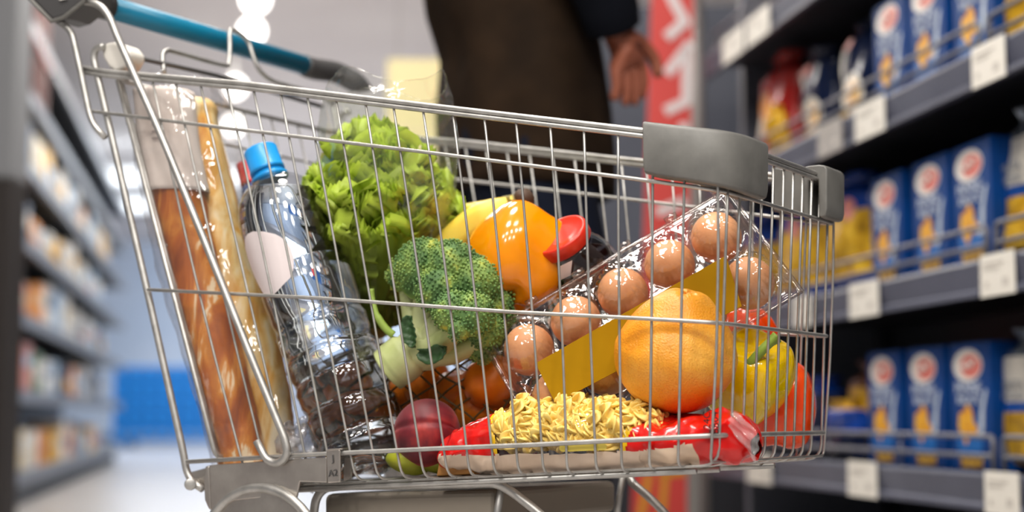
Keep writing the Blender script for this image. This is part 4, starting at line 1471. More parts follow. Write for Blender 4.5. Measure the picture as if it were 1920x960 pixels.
# --- lettuce in an open clear bag
LET = mat('lettuce_leaf', (0.3, 0.5, 0.05), 0.42)
vc = N(LET, 'ShaderNodeVertexColor')
vc.layer_name = 'pigment'
L(LET, vc.outputs[0], bsdf(LET).inputs['Base Color'])
bump(LET, 75, 0.6, 0.004)
tl_ = N(LET, 'ShaderNodeBsdfTranslucent')
L(LET, vc.outputs[0], tl_.inputs[0])
mx_ = N(LET, 'ShaderNodeMixShader')
mx_.inputs[0].default_value = 0.38
L(LET, bsdf(LET).outputs[0], mx_.inputs[1])
L(LET, tl_.outputs[0], mx_.inputs[2])
L(LET, mx_.outputs[0], [n for n in LET.node_tree.nodes if n.type == 'OUTPUT_MATERIAL'][0].inputs[0])
lc = near(706, 612, 0.162)
ltop = near(706, 300, 0.118)
LA = (ltop - lc).normalized()
root = thing('lettuce', 'frilly green lettuce head standing in the open clear bag', 'lettuce', lc)
bm = bmesh.new()
cl_ = bm.loops.layers.float_color.new('pigment')
rnd = random.Random(21)
lx = NS
ly_ = LA.cross(lx).normalized()
lx = ly_.cross(LA).normalized()
vcol = {}
NL = 72
for k in range(NL):
    ring = (k + 0.5) / NL
    ang = k * 2.39996
    t0_ = math.radians(1 + 15 * ring + rnd.uniform(-4, 4))
    t1_ = t0_ + math.radians(-10 + 14 * ring + rnd.uniform(-8, 8))
    Ln = 0.203 - 0.082 * ring ** 1.3 + rnd.uniform(-0.014, 0.010)
    Wd = 0.028 + 0.016 * ring + rnd.uniform(-0.004, 0.004)
    out = lx * math.cos(ang) + ly_ * math.sin(ang)
    sd = LA.cross(out).normalized()
    ph1, ph2, ph3 = rnd.uniform(0, 6), rnd.uniform(0, 6), rnd.uniform(0, 6)
    hue = rnd.uniform(-0.12, 0.12)
    nu, nv = 26, 34
    R = []
    cen = out * (0.010 + 0.030 * ring) + LA * 0.010 * ring
    for i in range(nu + 1):
        u = i / nu
        row = []
        tl = t0_ + (t1_ - t0_) * u + 0.55 * max(0, u - 0.8) / 0.2 * rnd.uniform(0.3, 1.0)
        if i: cen = cen + (LA * math.cos(tl) + out * math.sin(tl)) * (Ln / nu)
        nrm = out * math.cos(tl) - LA * math.sin(tl)
        wv = Wd * (0.28 + 0.72 * math.sin(min(1, u * 1.1) * math.pi / 2) ** 1.3) * (1.0 if u < 0.84 else math.sqrt(max(0.12, 1 - ((u - 0.84) / 0.17) ** 2)))
        for j in range(nv + 1):
            v = j / nv * 2 - 1
            edge_ = max(abs(v) ** 2.6 * min(1, u * 1.5), max(0, (u - 0.70) / 0.30) ** 1.2)
            s_ = u * 1.0 if abs(v) > 0.6 and u < 0.9 else v * 0.6
            ruf = edge_ * (0.0080 * math.sin(38 * s_ + ph1 + 3 * v) + 0.0042 * math.sin(81 * s_ + ph2 + 5 * v))
            rf2 = edge_ * (0.0050 * math.sin(47 * s_ + ph3) + 0.0030 * math.sin(97 * s_ + ph1))
            p = cen + sd * (v * wv + rf2 * (1 if v > 0 else -1) * abs(v)) + nrm * (-0.014 * v * v * (0.3 + 0.7 * u) + ruf) + LA * rf2 * (u > 0.7)
            vt = bm.verts.new(p)
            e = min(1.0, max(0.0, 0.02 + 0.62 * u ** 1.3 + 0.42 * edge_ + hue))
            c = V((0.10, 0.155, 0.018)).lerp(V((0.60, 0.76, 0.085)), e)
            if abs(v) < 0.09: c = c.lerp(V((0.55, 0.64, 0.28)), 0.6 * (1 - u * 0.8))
            vcol[vt] = (c.x, c.y, c.z, 1)
            row.append(vt)
        R.append(row)
    for i in range(nu):
        for j in range(nv):
            f = bm.faces.new((R[i][j], R[i + 1][j], R[i + 1][j + 1], R[i][j + 1]))
            for lp in f.loops: lp[cl_] = vcol[lp.vert]
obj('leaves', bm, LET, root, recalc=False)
bm = bmesh.new()
ball(bm, lambda th, ph: LA * 0.004 + sph(th, ph) * 0.017, 20, 14)
obj('core', bm, mat('lettuce_core', 'a9b472', 0.5), root)
LFILM = film('lettuce_bag_film', (0.97, 0.98, 0.95), 0.045, 0.40, 0.06, 26, 0.9, 0.006, haze=0.025)
bm = bmesh.new()
bcn = [near(712, 610, 0.155), near(718, 520, 0.142), near(720, 420, 0.130), near(722, 300, 0.122), near(725, 215, 0.118), near(727, 158, 0.116)]
P = smooth_path(bcn, 9)
def lw(t): return lerp(t, [0, 0.15, 0.38, 0.62, 0.82, 1.0], [0.020, 0.046, 0.064, 0.067, 0.066, 0.060])
def lbf(u, v):
    i = round(v * (len(P) - 1))
    a = 2 * math.pi * u
    w_ = lw(v)
    ext = 1.0 + (0.10 if math.cos(a) > 0.2 else 0.0) * math.sin(min(1, max(0, (v - 0.3) / 0.55)) * math.pi)
    p = P[i] + NS * (w_ * ext * math.cos(a)) + SX * (w_ * 0.85 * math.sin(a))
    if v > 0.8: p += Z * ((v - 0.8) * 5) ** 2 * 0.008 * math.sin(3 * a + 0.8)
    return p + noise.noise_vector(p * 32) * 0.005 + noise.noise_vector(p * 90) * 0.0012
grid(bm, lbf, 72, len(P) - 1, cu=True)
lb = thing('lettuce_bag', 'open clear plastic bag standing around the lettuce', 'plastic bag', P[0])
o = obj('film', bm, LFILM, None)
o.data.transform(Matrix.Translation(-P[0]))
o.parent = lb
bm = bmesh.new()
edge = [lbf(k / 72, 1.0) - P[0] for k in range(72)]
tube(bm, edge, 0.0003, 5, closed=True)
obj('rim', bm, film('bag_rim_film', (0.95, 0.95, 0.9), 0.25, 0.6, 0.1, 60, 0, 0), lb)

# --- bananas
BAN = mat('banana_skin', 'f2cb2a', 0.42)
noise_color(BAN, [(0.3, 'eabf22'), (0.6, 'f6da5a')], 14, 4)
BANT = mat('banana_stem', '8a7a32', 0.6)
BAND = mat('banana_tip', '4a3526', 0.7)
broot = None
crown = near(978, 372, 0.165)
broot = thing('bananas', 'bunch of yellow bananas with brown stem behind the orange pepper', 'bananas', crown)
for pth, r in (([(966, 378, .165), (930, 398, .160), (880, 428, .155), (838, 470, .150), (812, 530, .150)], 0.0175),
               ([(968, 384, .180), (938, 420, .178), (895, 470, .175), (862, 525, .175), (850, 585, .172)], 0.0170),
               ([(964, 378, .205), (900, 402, .212), (845, 425, .215), (812, 452, .215), (800, 500, .212)], 0.0165)):
    P = smooth_path([near(x, y, d) - crown for x, y, d in pth], 8)
    n = len(P)
    rr = [r * (0.42 + 0.58 * min(1, max(0, (i / (n - 1) - 0.06) / 0.28)) ** 0.8) * math.sqrt(max(0.06, 1 - max(0, (i / (n - 1) - 0.84) / 0.16) ** 2 * 0.92)) for i in range(n)]
    bm = bmesh.new()
    rings = tube(bm, P, rr, 20)
    for i, rg in enumerate(rings):
        for k, v in enumerate(rg):
            v.co = P[i] + (v.co - P[i]) * (1 + 0.055 * math.cos(5 * 2 * math.pi * k / 20))
    fr = obj('banana', bm, BAN, broot)
    bm = bmesh.new()
    tube(bm, [P[-2], P[-1] + (P[-1] - P[-2]) * 1.2], [r * 0.3, r * 0.24], 10)
    obj('tip', bm, BAND, fr)
    bm = bmesh.new()
    tube(bm, [P[0].lerp(V((0, 0, 0)), 1.0), P[0], P[2]], [0.0075, 0.0072, r * 0.55], 10)
    obj('neck', bm, BANT, fr)
bm = bmesh.new()
ball(bm, lambda th, ph: NS * (0.003) + V((sph(th, ph).x * 0.0105, sph(th, ph).y * 0.010, sph(th, ph).z * 0.0095)) + noise.noise_vector(sph(th, ph) * 2) * 0.002, 16, 10)
obj('stem', bm, BAND, broot)

# --- bell peppers
def pepper(lab, c, axis, R, Hh, m, group=None, lobes=4, ph0=0.0, stem_pts=None, roll=None):
    M = frame(c, axis, roll)
    root = thing('bell_pepper', lab, 'bell pepper', M, group)
    bm = bmesh.new()
    def f(th, ph):
        z = math.cos(ph)
        s = math.sin(ph)
        lob = 1 + 0.075 * math.cos(lobes * th + ph0) * s ** 0.7 + 0.02 * math.sin(2 * th + 1.3)
        prof = (s ** 0.72) * (1.0 if z > 0 else 1 - 0.10 * (-z) ** 1.4)
        zz = z * Hh * 0.5 * (0.97 + 0.03 * math.cos(lobes * th + ph0))
        dent = 0.0
        if ph < 0.9: dent = -Hh * 0.16 * (1 - ph / 0.9) ** 1.1
        if ph > 2.55: dent = Hh * 0.10 * ((ph - 2.55) / 0.59) * (1 - 0.5 * abs(math.cos(lobes * th / 2 + ph0 / 2)))
        return V((R * prof * lob * math.cos(th), R * prof * lob * math.sin(th), zz + dent))
    ball(bm, f, 72, 40)
    obj('flesh', bm, m, root)
    if stem_pts:
        Mi = M.inverted()
        sp = smooth_path([Mi @ p for p in stem_pts], 5)
        bm = bmesh.new()
        n = len(sp)
        tube(bm, sp, [0.0042 + 0.0065 * max(0, 1 - i / (n - 1) * 6) ** 1.5 + 0.0014 * max(0, i / (n - 1) - 0.8) * 5 for i in range(n)], 14)
        obj('stem', bm, mat('pepper_stem', '86a23a', 0.5), root)
    return root
def pepmat(name, stops, rough=0.16):
    m = mat(name, (0.8, 0.3, 0.0), rough, Coat_Weight=0.5, Coat_Roughness=0.06, Subsurface_Weight=0.12, Subsurface_Scale=0.01)
    noise_color(m, stops, 10, 2)
    if name == 'pepper_red': bsdf(m).inputs['Coat Weight'].default_value = 0.2
    return m
OR = pepmat('pepper_orange', [(0.3, 'f28300'), (0.65, 'fb9a04')])
YE = pepmat('pepper_yellow', [(0.3, 'ffc800'), (0.65, 'ffd800')])
RE = pepmat('pepper_red', [(0.3, 'f4420a'), (0.65, 'fb5510')])
pc = near(974, 482, 0.132)
pepper('glossy orange bell pepper between the bananas and the red lidded jar', pc, V((0.30, 0.42, 0.84)), 0.0490, 0.112, OR, None, 4, 0.9, roll=V((1, 0, 0)))
yc = at(1402, 706, 1.340)
ys = [at(1398, 691, 1.318), at(1404, 684, 1.302), at(1424, 662, 1.296), at(1442, 644, 1.294), at(1457, 632, 1.294)]
pepper('yellow bell pepper with long green stem between the grapefruit and the orange red pepper', yc, V((0.10, -0.62, 0.78)), 0.0385, 0.100, YE, None, 4, 0.3, ys, roll=V((1, 0, 0.2)))
rc_ = at(1461, 764, 1.392)
pepper('orange red bell pepper standing in the front corner of the cart', rc_, V((-0.06, 0.1, -1)), 0.0355, 0.096, RE, None, 4, 2.2, roll=V((1, 0, 0)))
pepper('small orange red pepper peeking out above the yellow pepper', at(1396, 632, 1.415), V((0.1, -0.1, -1)), 0.030, 0.062, RE, None, 4, 0.5)

# --- jar with red lid
GLASS = film('jar_glass', (0.9, 0.88, 0.86), 0.06, 0.75, 0.02, 20, 0.0, 0)
SAUCE = mat('dark_sauce', '1d0a08', 0.12, Coat_Weight=1.0, Coat_Roughness=0.03)
LIDR = mat('lid_red', 'd8301c', 0.28)
jl = near(1048, 440, 0.125)
jb = jl + (at(1126, 541, jl.y + 0.0) - at(1054, 438, jl.y)).normalized() * 0.108 + VIEWY * 0.066
jM = frame(jb, jl - jb, NS)
jH = (jl - jb).length
jar_root = thing('sauce_jar', 'dark sauce jar with red lid lying between orange pepper and eggs', 'jar', jM)
jp = [(0.020, 0.0), (0.033, 0.002), (0.037, 0.008), (0.0385, 0.018), (0.0385, jH - 0.052), (0.036, jH - 0.036), (0.0325, jH - 0.026), (0.0275, jH - 0.018), (0.0248, jH - 0.013), (0.0248, jH - 0.004)]
bm = bmesh.new()
lathe(bm, jp, 48)
obj('glass', bm, GLASS, jar_root)
bm = bmesh.new()
lathe(bm, [(r - 0.0016, z + 0.001) for r, z in jp[:-1]], 48)
Mi = jM.inverted()
bmesh.ops.bisect_plane(bm, geom=bm.verts[:] + bm.edges[:] + bm.faces[:], plane_co=Mi @ at(1110, 467, jb.y - 0.02), plane_no=(Mi.to_3x3() @ Z).normalized(), clear_outer=True)
bmesh.ops.holes_fill(bm, edges=[e for e in bm.edges if e.is_boundary])
obj('sauce', bm, SAUCE, jar_root)
bm = bmesh.new()
lathe(bm, [(0.022, jH - 0.012), (0.0268, jH - 0.0125), (0.0280, jH - 0.011), (0.0283, jH - 0.001), (0.0273, jH + 0.001), (0.0248, jH + 0.0013), (0.0238, jH + 0.0004), (0.014, jH + 0.0001), (0.002, jH + 0.0001)], 48)
obj('lid', bm, LIDR, jar_root)
bm = bmesh.new()
lq = [at(x, y, 1.0) for x, y in ((1049, 497), (1071, 487), (1068, 519), (1044, 525))]
def on_jar(px, py, r):
    o, d = Mi @ CAM, (Mi.to_3x3() @ ray(px, py))
    a = d.x ** 2 + d.y ** 2
    b = 2 * (o.x * d.x + o.y * d.y)
    c = o.x ** 2 + o.y ** 2 - r * r
    t = (-b - math.sqrt(max(0, b * b - 4 * a * c))) / (2 * a)
    return o + d * t
grid(bm, lambda u, v: on_jar(1050 + 23 * u - 3 * v, 499 - 11 * u + 28 * v, 0.0392), 6, 6)
o = obj('sticker', bm, STICK, jar_root)
o['label'] = 'small white sticker'

# --- broccoli
BRO = mat('broccoli_crown', (0.1, 0.2, 0.05), 0.7)
noise_color(BRO, [(0.28, '38592e'), (0.45, '5f8448'), (0.59, '8eaa58'), (0.71, 'd2cb4a')], 46, 4)
BST = mat('broccoli_stem', 'b3bd72', 0.5)
noise_color(BST, [(0.3, 'aebb72'), (0.7, 'd6dba4')], 22, 4, stretch=(1, 1, 1))
BLF = mat('broccoli_leaf', '33542c', 0.5)
bc = near(838, 545, 0.075)
root = thing('broccoli', 'green broccoli head with thick pale stem in front of the lettuce', 'broccoli', bc)
lobes = [(800, 508, 62, .078), (845, 505, 56, .072), (885, 535, 58, .078), (765, 515, 40, .090), (925, 572, 40, .095), (850, 585, 40, .040), (885, 590, 44, .046), (910, 620, 36, .070), (905, 655, 28, .085), (828, 545, 50, .058), (862, 615, 24, .034), (945, 590, 24, .10)]
rnd = random.Random(5)
cen = [(near(x, y, d), mpx(r, near(x, y, d))) for x, y, r, d in lobes]
bm = bmesh.new()
for c, r in cen:
    ball(bm, lambda th, ph: c - bc + sph(th, ph) * r * 0.965, 18, 12)
# tiny buds over the domes
ico = bmesh.new()
bmesh.ops.create_icosphere(ico, subdivisions=1, radius=1.0)
iv = [v.co.copy() for v in ico.verts]
ifc = [[v.index for v in f.verts] for f in ico.faces]
ico.free()
stemj = near(800, 640, 0.085)
for li, (c, r) in enumerate(cen):
    n = int(26 * (r / 0.0275) ** 2 * 26)
    for k in range(n):
        z = 1 - 2 * (k + 0.5) / n
        th = k * 2.39996
        d = V((math.sqrt(1 - z * z) * math.cos(th), math.sqrt(1 - z * z) * math.sin(th), z))
        if d.dot((c - stemj).normalized()) < -0.55 or d.y > 0.55: continue
        p = c + d * r
        if any((p - c2).length < r2 * 0.93 for j, (c2, r2) in enumerate(cen) if j != li): continue
        cl = noise.noise(p * 210) * 0.5 + noise.noise(p * 95)
        p = p + d * (0.0022 * cl) + V((rnd.uniform(-1, 1), rnd.uniform(-1, 1), rnd.uniform(-1, 1))) * 0.0009
        rr = 0.00135 * rnd.uniform(0.75, 1.2)
        vs = [bm.verts.new(p - bc + q * rr) for q in iv]
        for f in ifc: bm.faces.new([vs[i] for i in f])
obj('crown', bm, BRO, root, recalc=False)
bm = bmesh.new()
for (x, y, d, r0) in ((800, 545, .08, .012), (765, 545, .088, .009), (850, 560, .075, .012), (872, 600, .055, .010), (905, 640, .078, .009)):
    tube(bm, smooth_path([near(770, 668, .075) - bc, near((x + 770) / 2 + 6, (y + 668) / 2 + 10, (d + .075) / 2) - bc, near(x, y, d) - bc], 6), [r0 * 1.55] * 4 + [r0 * 1.15] * 4 + [r0] * 5, 14)
tube(bm, smooth_path([near(728, 694, .066) - bc, near(742, 683, .068) - bc, near(765, 665, .072) - bc, near(800, 635, .08) - bc], 6), [0.0215] * 5 + [0.0225] * 8 + [0.019] * 6, 22)
obj('stem', bm, BST, root)
bm = bmesh.new()
a, b = near(726.5, 695.5, .0655) - bc, near(724.5, 697, .065) - bc
tube(bm, [a, b], [0.0212, 0.0198], 22)
obj('cut_end', bm, mat('broccoli_cut', 'd9d3a4', 0.6), root)
tube_obj('shoot', smooth_path([near(x, y, d) - bc for x, y, d in ((738, 628, .062), (722, 615, .058), (706, 590, .055), (698, 560, .056), (696, 542, .056))], 5), [0.0036] * 10 + [0.0028] * 11, mat('broccoli_shoot', '9bb552', 0.5), root)
def leafm(pts_mid, w, nm):
    P = smooth_path(pts_mid, 8)
    n = len(P)
    bm = bmesh.new()
    R = []
    for i, p in enumerate(P):
        t = (P[min(i + 1, n - 1)] - P[max(0, i - 1)]).normalized()
        s = t.cross(NO).normalized()
        ww = w * math.sin(math.pi * (0.08 + 0.9 * i / (n - 1))) ** 0.7
        R.append([bm.verts.new(p + s * ww * v + NO * (0.005 * v * v + 0.0012 * math.sin(i * 1.3 + v * 4))) for v in (-1, -0.6, -0.2, 0.2, 0.6, 1)])
    for i in range(n - 1):
        for j in range(5): bm.faces.new((R[i][j], R[i + 1][j], R[i + 1][j + 1], R[i][j + 1]))
    o = obj(nm, bm, BLF, root)
    o.modifiers.new('thickness', 'SOLIDIFY').thickness = 0.0008
leafm([near(x, y, .05) - bc for x, y in ((771, 592), (768, 612), (774, 635), (779, 652))], 0.008, 'leaf')
leafm([near(x, y, .05) - bc for x, y in ((786, 660), (808, 668), (830, 658), (838, 650))], 0.008, 'leaf')

# --- egg carton with its eggs
E_1 = near(990, 652, 0.075)
E_5 = at(1342, 441, E_1.y - 0.005)
e1 = (E_5 - E_1) / 4
W5 = at(1408, 523, E_5.y - 0.022)
e2 = W5 - E_5
en = e1.cross(e2).normalized()
if en.dot(VIEWY) > 0: en = -en
e2 = (e2 - e1 * (e2.dot(e1) / e1.length_squared))
e2 = e2.normalized() * (W5 - E_5).length
pit, pit2 = e1.length, e2.length
cM = Matrix(((e1.normalized().x, e2.normalized().x, en.x, E_1.x), (e1.normalized().y, e2.normalized().y, en.y, E_1.y), (e1.normalized().z, e2.normalized().z, en.z, E_1.z), (0, 0, 0, 1)))
if cM.to_3x3().determinant() < 0:
    pass
EGG = mat('egg_shell', 'cf8a5c', 0.5)
noise_color(EGG, [(0.3, 'e29760'), (0.7, 'f5bb8c')], 26, 3)
def egg_mesh():
    bm = bmesh.new()
    ball(bm, lambda th, ph: V((0.0228 * math.sin(ph) * (1 + 0.06 * math.cos(ph)) * math.cos(th), 0.0228 * math.sin(ph) * (1 + 0.06 * math.cos(ph)) * math.sin(th), 0.0275 * math.cos(ph) - 0.003)), 32, 22)
    return obj('egg', bm, EGG)
e0 = egg_mesh()
rown, colnm = ('upper', 'lower'), ('leftmost', 'second', 'third', 'fourth', 'rightmost')
fe_ = True
for r in range(2):
    for k in range(5):
        M = cM @ Matrix.Translation((pit * k, pit2 * r, -0.004)) @ Matrix.Rotation(k * 1.3 + r, 4, 'Z')
        e = e0 if fe_ else e0.copy()
        if not fe_: COL.objects.link(e)
        e.matrix_world = M
        tag(e, 'brown egg in the clear carton, %s of its %s row' % (colnm[k], rown[r]), 'egg', 'eggs in the clear carton')
        fe_ = False
CART = film('carton_plastic', (0.975, 0.955, 0.945), 0.05, 0.75, 0.06, 60, 0.3, 0.002)
ct = thing('egg_carton', 'clear plastic egg carton with blank yellow band, tilted behind the grapefruit', 'egg carton', cM)
HF = 0.0285
def lid_h(x, y):
    best = 0.0
    for r in range(2):
        for k in range(5):
            dx, dy = x - pit * k, y - pit2 * r
            d = math.hypot(dx, dy)
            if d < 0.0258:
                q = d / 0.0258
                h = HF * (1 - q ** 3.2) ** 0.55
                if 0.25 < q < 0.98: h += 0.0013 * math.cos(20 * math.atan2(dy, dx)) * min(1, (q - 0.25) * 4)
                best = max(best, h)
    return best
x0, x1, y0_, y1_ = -0.033, pit * 4 + 0.034, -0.036, pit2 + 0.034
bm = bmesh.new()
def lidf(u, v):
    x, y = x0 + (x1 - x0) * u, y0_ + (y1_ - y0_) * v
    em = min(u * (x1 - x0), (1 - u) * (x1 - x0), v * (y1_ - y0_), (1 - v) * (y1_ - y0_))
    base = 0.010 * min(1.0, max(0, em - 0.004) / 0.006)
    h = max(base, lid_h(x, y))
    rid = 0.003 * (1 if (0.004 < em < 0.008) else 0)
    return V((x, y, h + rid - 0.002))
grid(bm, lidf, 150, 62)
obj('lid', bm, CART, ct)
bm = bmesh.new()
def basef(u, v):
    x, y = x0 + (x1 - x0) * u, y0_ + (y1_ - y0_) * v
    em = min(u * (x1 - x0), (1 - u) * (x1 - x0), v * (y1_ - y0_), (1 - v) * (y1_ - y0_))
    h = 0.0
    for r in range(2):
        for k in range(5):
            d = math.hypot(x - pit * k, y - pit2 * r)
            if d < 0.0258: h = max(h, 0.036 * (1 - (d / 0.0258) ** 2.6) ** 0.7)
    return V((x, y, -0.0035 - max(0.008 * min(1, max(0, em - 0.003) / 0.006), h)))
grid(bm, basef, 110, 46)
obj('base', bm, CART, ct)
bm = bmesh.new()
rim_ = [V((x0, y0_, -0.003)), V((x1, y0_, -0.003)), V((x1, y1_, -0.003)), V((x0, y1_, -0.003))]
for i in range(4):
    tube(bm, [rim_[i], rim_[(i + 1) % 4]], 0.0016, 6)
for k in range(5):
    tube(bm, [V((pit * (k + 0.5) - 0.006, y0_ - 0.002, 0.002)), V((pit * (k + 0.5) + 0.006, y0_ - 0.002, 0.002))], 0.0028, 8)
obj('flange', bm, film('carton_edge', (0.93, 0.90, 0.88), 0.14, 0.7, 0.06, 60, 0, 0), ct)
bm = bmesh.new()
pn = E_1 + en * (HF + 0.0012)
ql = [plane_hit(x, y, pn, en) for x, y in ((1004, 681), (1361, 479), (1391, 574), (1041, 756))]
cMi = cM.inverted()
slab(bm, [cMi @ p for p in ql], V((0, 0, -0.0006)))
LABY = mat('label_ochre', '9c7300', 0.9, Specular_IOR_Level=0.15)
bevel(obj('label_band', bm, LABY, ct, smooth=False), 0.0002)

# --- grapefruit
GRF = mat('grapefruit_skin', 'f0a02c', 0.36, Subsurface_Weight=0.1, Subsurface_Scale=0.01)
noise_color(GRF, [(0.25, 'e88a14'), (0.45, 'f3a026'), (0.7, 'f9b950')], 16, 5)
bump(GRF, 620, 0.55, 0.0012, typ='ShaderNodeTexNoise')
vo = N(GRF, 'ShaderNodeTexVoronoi')
vo.inputs['Scale'].default_value = 430
L(GRF, N(GRF, 'ShaderNodeTexCoord').outputs['Object'], vo.inputs['Vector'])
vr = N(GRF, 'ShaderNodeMapRange')
vr.inputs['From Min'].default_value = 0.12
vr.inputs['From Max'].default_value = 0.32
vr.inputs['To Min'].default_value = 0.45
vr.inputs['To Max'].default_value = 0.0
L(GRF, vo.outputs['Distance'], vr.inputs[0])
vm = N(GRF, 'ShaderNodeMix')
vm.data_type = 'RGBA'
vm.inputs[7].default_value = srgb('cf6f0c')
old = bsdf(GRF).inputs['Base Color'].links[0].from_socket
L(GRF, vr.outputs[0], vm.inputs[0])
L(GRF, old, vm.inputs[6])
L(GRF, vm.outputs[2], bsdf(GRF).inputs['Base Color'])
gc = near(1268, 662, 0.060)
gM = frame(gc, V((0.16, -0.35, 1.0)), V((1, 0, 0)))
root = thing('grapefruit', 'large yellow orange grapefruit pressed against the wires below the egg carton', 'grapefruit', gM)
gr = mpx(115, gc)
bm = bmesh.new()
def gf(th, ph):
    d = sph(th, ph)
    t = math.cos(ph)
    k = 1 - 0.31 * max(0, t) ** 1.25 + 0.015 * math.sin(2 * th + 1)
    p = V((d.x * gr * k, d.y * gr * k * 0.94, d.z * gr * (1.13 if t > 0 else 1.0)))
    if ph < 0.5: p.z -= 0.008 * (1 - ph / 0.5) ** 1.6 + 0.0016 * math.cos(6 * th) * (1 - ph / 0.5)
    # pressed ridge across the front of the fruit
    m = math.atan2(d.x, -d.y)
    g = (d.z - 0.42 * math.cos(m * 1.3) + 0.05)
    if d.y < 0.2:
        qx, qy = pix(gM @ p)
        e = qy - lerp(qx, [1140, 1165, 1200, 1240, 1280, 1320, 1350, 1385], [664, 640, 618, 609, 611, 624, 648, 700])
        fd = max(0.0, min(1.0, (qx - 1160) / 30, (1380 - qx) / 30))
        if e > 0: p -= d * 0.0034 * fd * min(1, e / 10) * math.exp(-(e / 55) ** 2)
        elif e > -26: p += d * 0.0011 * fd * max(0, 1 - abs(e + 12) / 14)
    return p + noise.noise_vector(d * 2.4) * 0.0012
ball(bm, gf, 150, 110)
obj('peel', bm, GRF, root)
bm = bmesh.new()
ball(bm, lambda th, ph: V((0, 0, gr * 1.13 - 0.0088)) + V((sph(th, ph).x * 0.0042, sph(th, ph).y * 0.0042, sph(th, ph).z * 0.0012)), 14, 8)
obj('stem_button', bm, mat('grapefruit_button', 'a9742a', 0.7), root)

# --- mandarins in a net
MAN = mat('mandarin_skin', 'ef7d10', 0.4)
noise_color(MAN, [(0.3, 'e26c08'), (0.65, 'f78d1c')], 20, 4)
bump(MAN, 300, 0.3, 0.001)
NET = mat('net_brown', '5d4a22', 0.6)
mand = [(735, 735, .140, 'left of the broccoli stem behind the peach'), (790, 715, .150, 'behind the broccoli stem above the peach'), (858, 742, .140, 'in shade above the right side of the peach'), (922, 716, .118, 'brightest one, left of the egg carton'), (900, 772, .135, 'low one beside the red pasta bag'), (680, 720, .150, 'seen through the lower part of the water bottle'), (955, 762, .150, 'behind the lower left corner of the egg carton'), (660, 790, .145, 'lowest one, seen through the bottle base')]
m0 = None
for x, y, d, w in mand:
    c = near(x, y, d)
    if m0 is None:
        bm = bmesh.new()
        def mf(th, ph):
            p = sph(th, ph)
            q = V((p.x * 0.0285, p.y * 0.0285, p.z * 0.025))
            if ph < 0.4: q.z -= 0.004 * (1 - ph / 0.4)
            return q + noise.noise_vector(p * 3) * 0.0007
        ball(bm, mf, 40, 26)
        e = m0 = obj('mandarin', bm, MAN)
    else:
        e = m0.copy()
        COL.objects.link(e)
    e.matrix_world = frame(c, V((0.3 * math.sin(x), 0.3 * math.cos(x), 1)))
    tag(e, 'orange mandarin in the net, ' + w, 'mandarin', 'mandarins in the net bag')
nc = near(812, 745, .142)
nt = thing('net_bag', 'dark net bag stretched over the mandarins behind the peach', 'net bag', nc)
bm = bmesh.new()
def netp(u, v):
    a = 2 * math.pi * u
    ph = math.pi * (0.06 + 0.88 * v)
    p = NS * (0.116 * math.cos(ph)) + (Z * math.cos(a) * 0.060 + SX * math.sin(a) * 0.052) * math.sin(ph) ** 0.5
    p += NS * (0.0)
    return p + noise.noise_vector((nc + p) * 26) * 0.006
nn = 18
for k in range(nn):
    for sgn in (1, -1):
        tube(bm, [netp((k / nn + sgn * v * 0.55) % 1.0, v) for v in [i / 36 for i in range(37)]], 0.0010, 5)
obj('net', bm, NET, nt)

# --- peach
PEA = mat('peach_skin', (0.2, 0.02, 0.03), 0.55, Sheen_Weight=0.15, Sheen_Roughness=0.4)
noise_color(PEA, [(0.3, '4a101c'), (0.48, '741824'), (0.62, 'b4332c')], 22, 4, 0.5)
c = near(802, 812, 0.045)
pM = frame(c, V((0.86, -0.30, 0.10)), V((0, -0.15, 1)))
root = thing('peach', 'dark red peach with a cleft resting left of the pasta bag', 'peach', pM)
bm = bmesh.new()
pr_ = mpx(64, c)
def pf(th, ph):
    d = sph(th, ph)
    cle = math.exp(-((th - 1.12) / 0.10) ** 2)
    r = pr_ * (1 - 0.075 * cle * math.sin(ph)) * (1 - 0.10 * max(0, math.cos(ph)) ** 8)
    return d * r
ball(bm, pf, 120, 40)
obj('skin', bm, PEA, root)

# --- fusilli bag along the near side
FILMC = film('pasta_window_film', (1.0, 0.99, 0.96), 0.04, 0.5, 0.07, 45, 0.8, 0.005, haze=0.0)
REDF = mat('red_film', 'd8120c', 0.22, Coat_Weight=0.4)
bump(REDF, 34, 0.75, 0.006)
YELF = mat('yellow_film', 'f4c51c', 0.3)
BEIG = mat('beige_film', 'e2c3a4', 0.42)
noise_color(BEIG, [(0.3, 'e2c2a2'), (0.7, 'eed9c6')], 12, 3)
bump(BEIG, 30, 0.35, 0.004)
BX = [848, 880, 920, 960, 1020, 1100, 1180, 1240, 1300, 1360, 1395, 1418]
BTOP = [842, 802, 782, 769, 762, 757, 762, 784, 782, 768, 782, 812]
BBOT = [872, 884, 889, 889, 888, 886, 882, 878, 873, 868, 864, 858]
def bagp(u, a, k=1.0):
    """u along the bag, a round it (0 = towards the camera, pi/2 = up), k scale"""
    x = 848 + 570 * u
    yt, yb = lerp(x, BX, BTOP), lerp(x, BX, BBOT)
    c = near(x, (yt + yb) / 2, 0.050)
    h = mpx((yb - yt) / 2, c)
    e = min(1, u / 0.07 + 0.12, (1 - u) / 0.11 + 0.06)
    dep = 0.044 * math.sqrt(max(0.02, 1 - (1 - e) ** 2))
    ca, sa = math.cos(a), math.sin(a)
    ca = (abs(ca) ** 0.7) * (1 if ca > 0 else -1)
    sa = (abs(sa) ** 0.8) * (1 if sa > 0 else -1)
    p = c + NO * (dep * ca * k) + Z * (h * sa * k)
    q = p * 48
    if k != 1: return p
    crease = 1.0 + 2.2 * (u < 0.21) + 1.4 * (u > 0.68)
    return p + noise.noise_vector(q) * 0.0018 * crease + noise.noise_vector(q * 2.3) * 0.0007 * crease
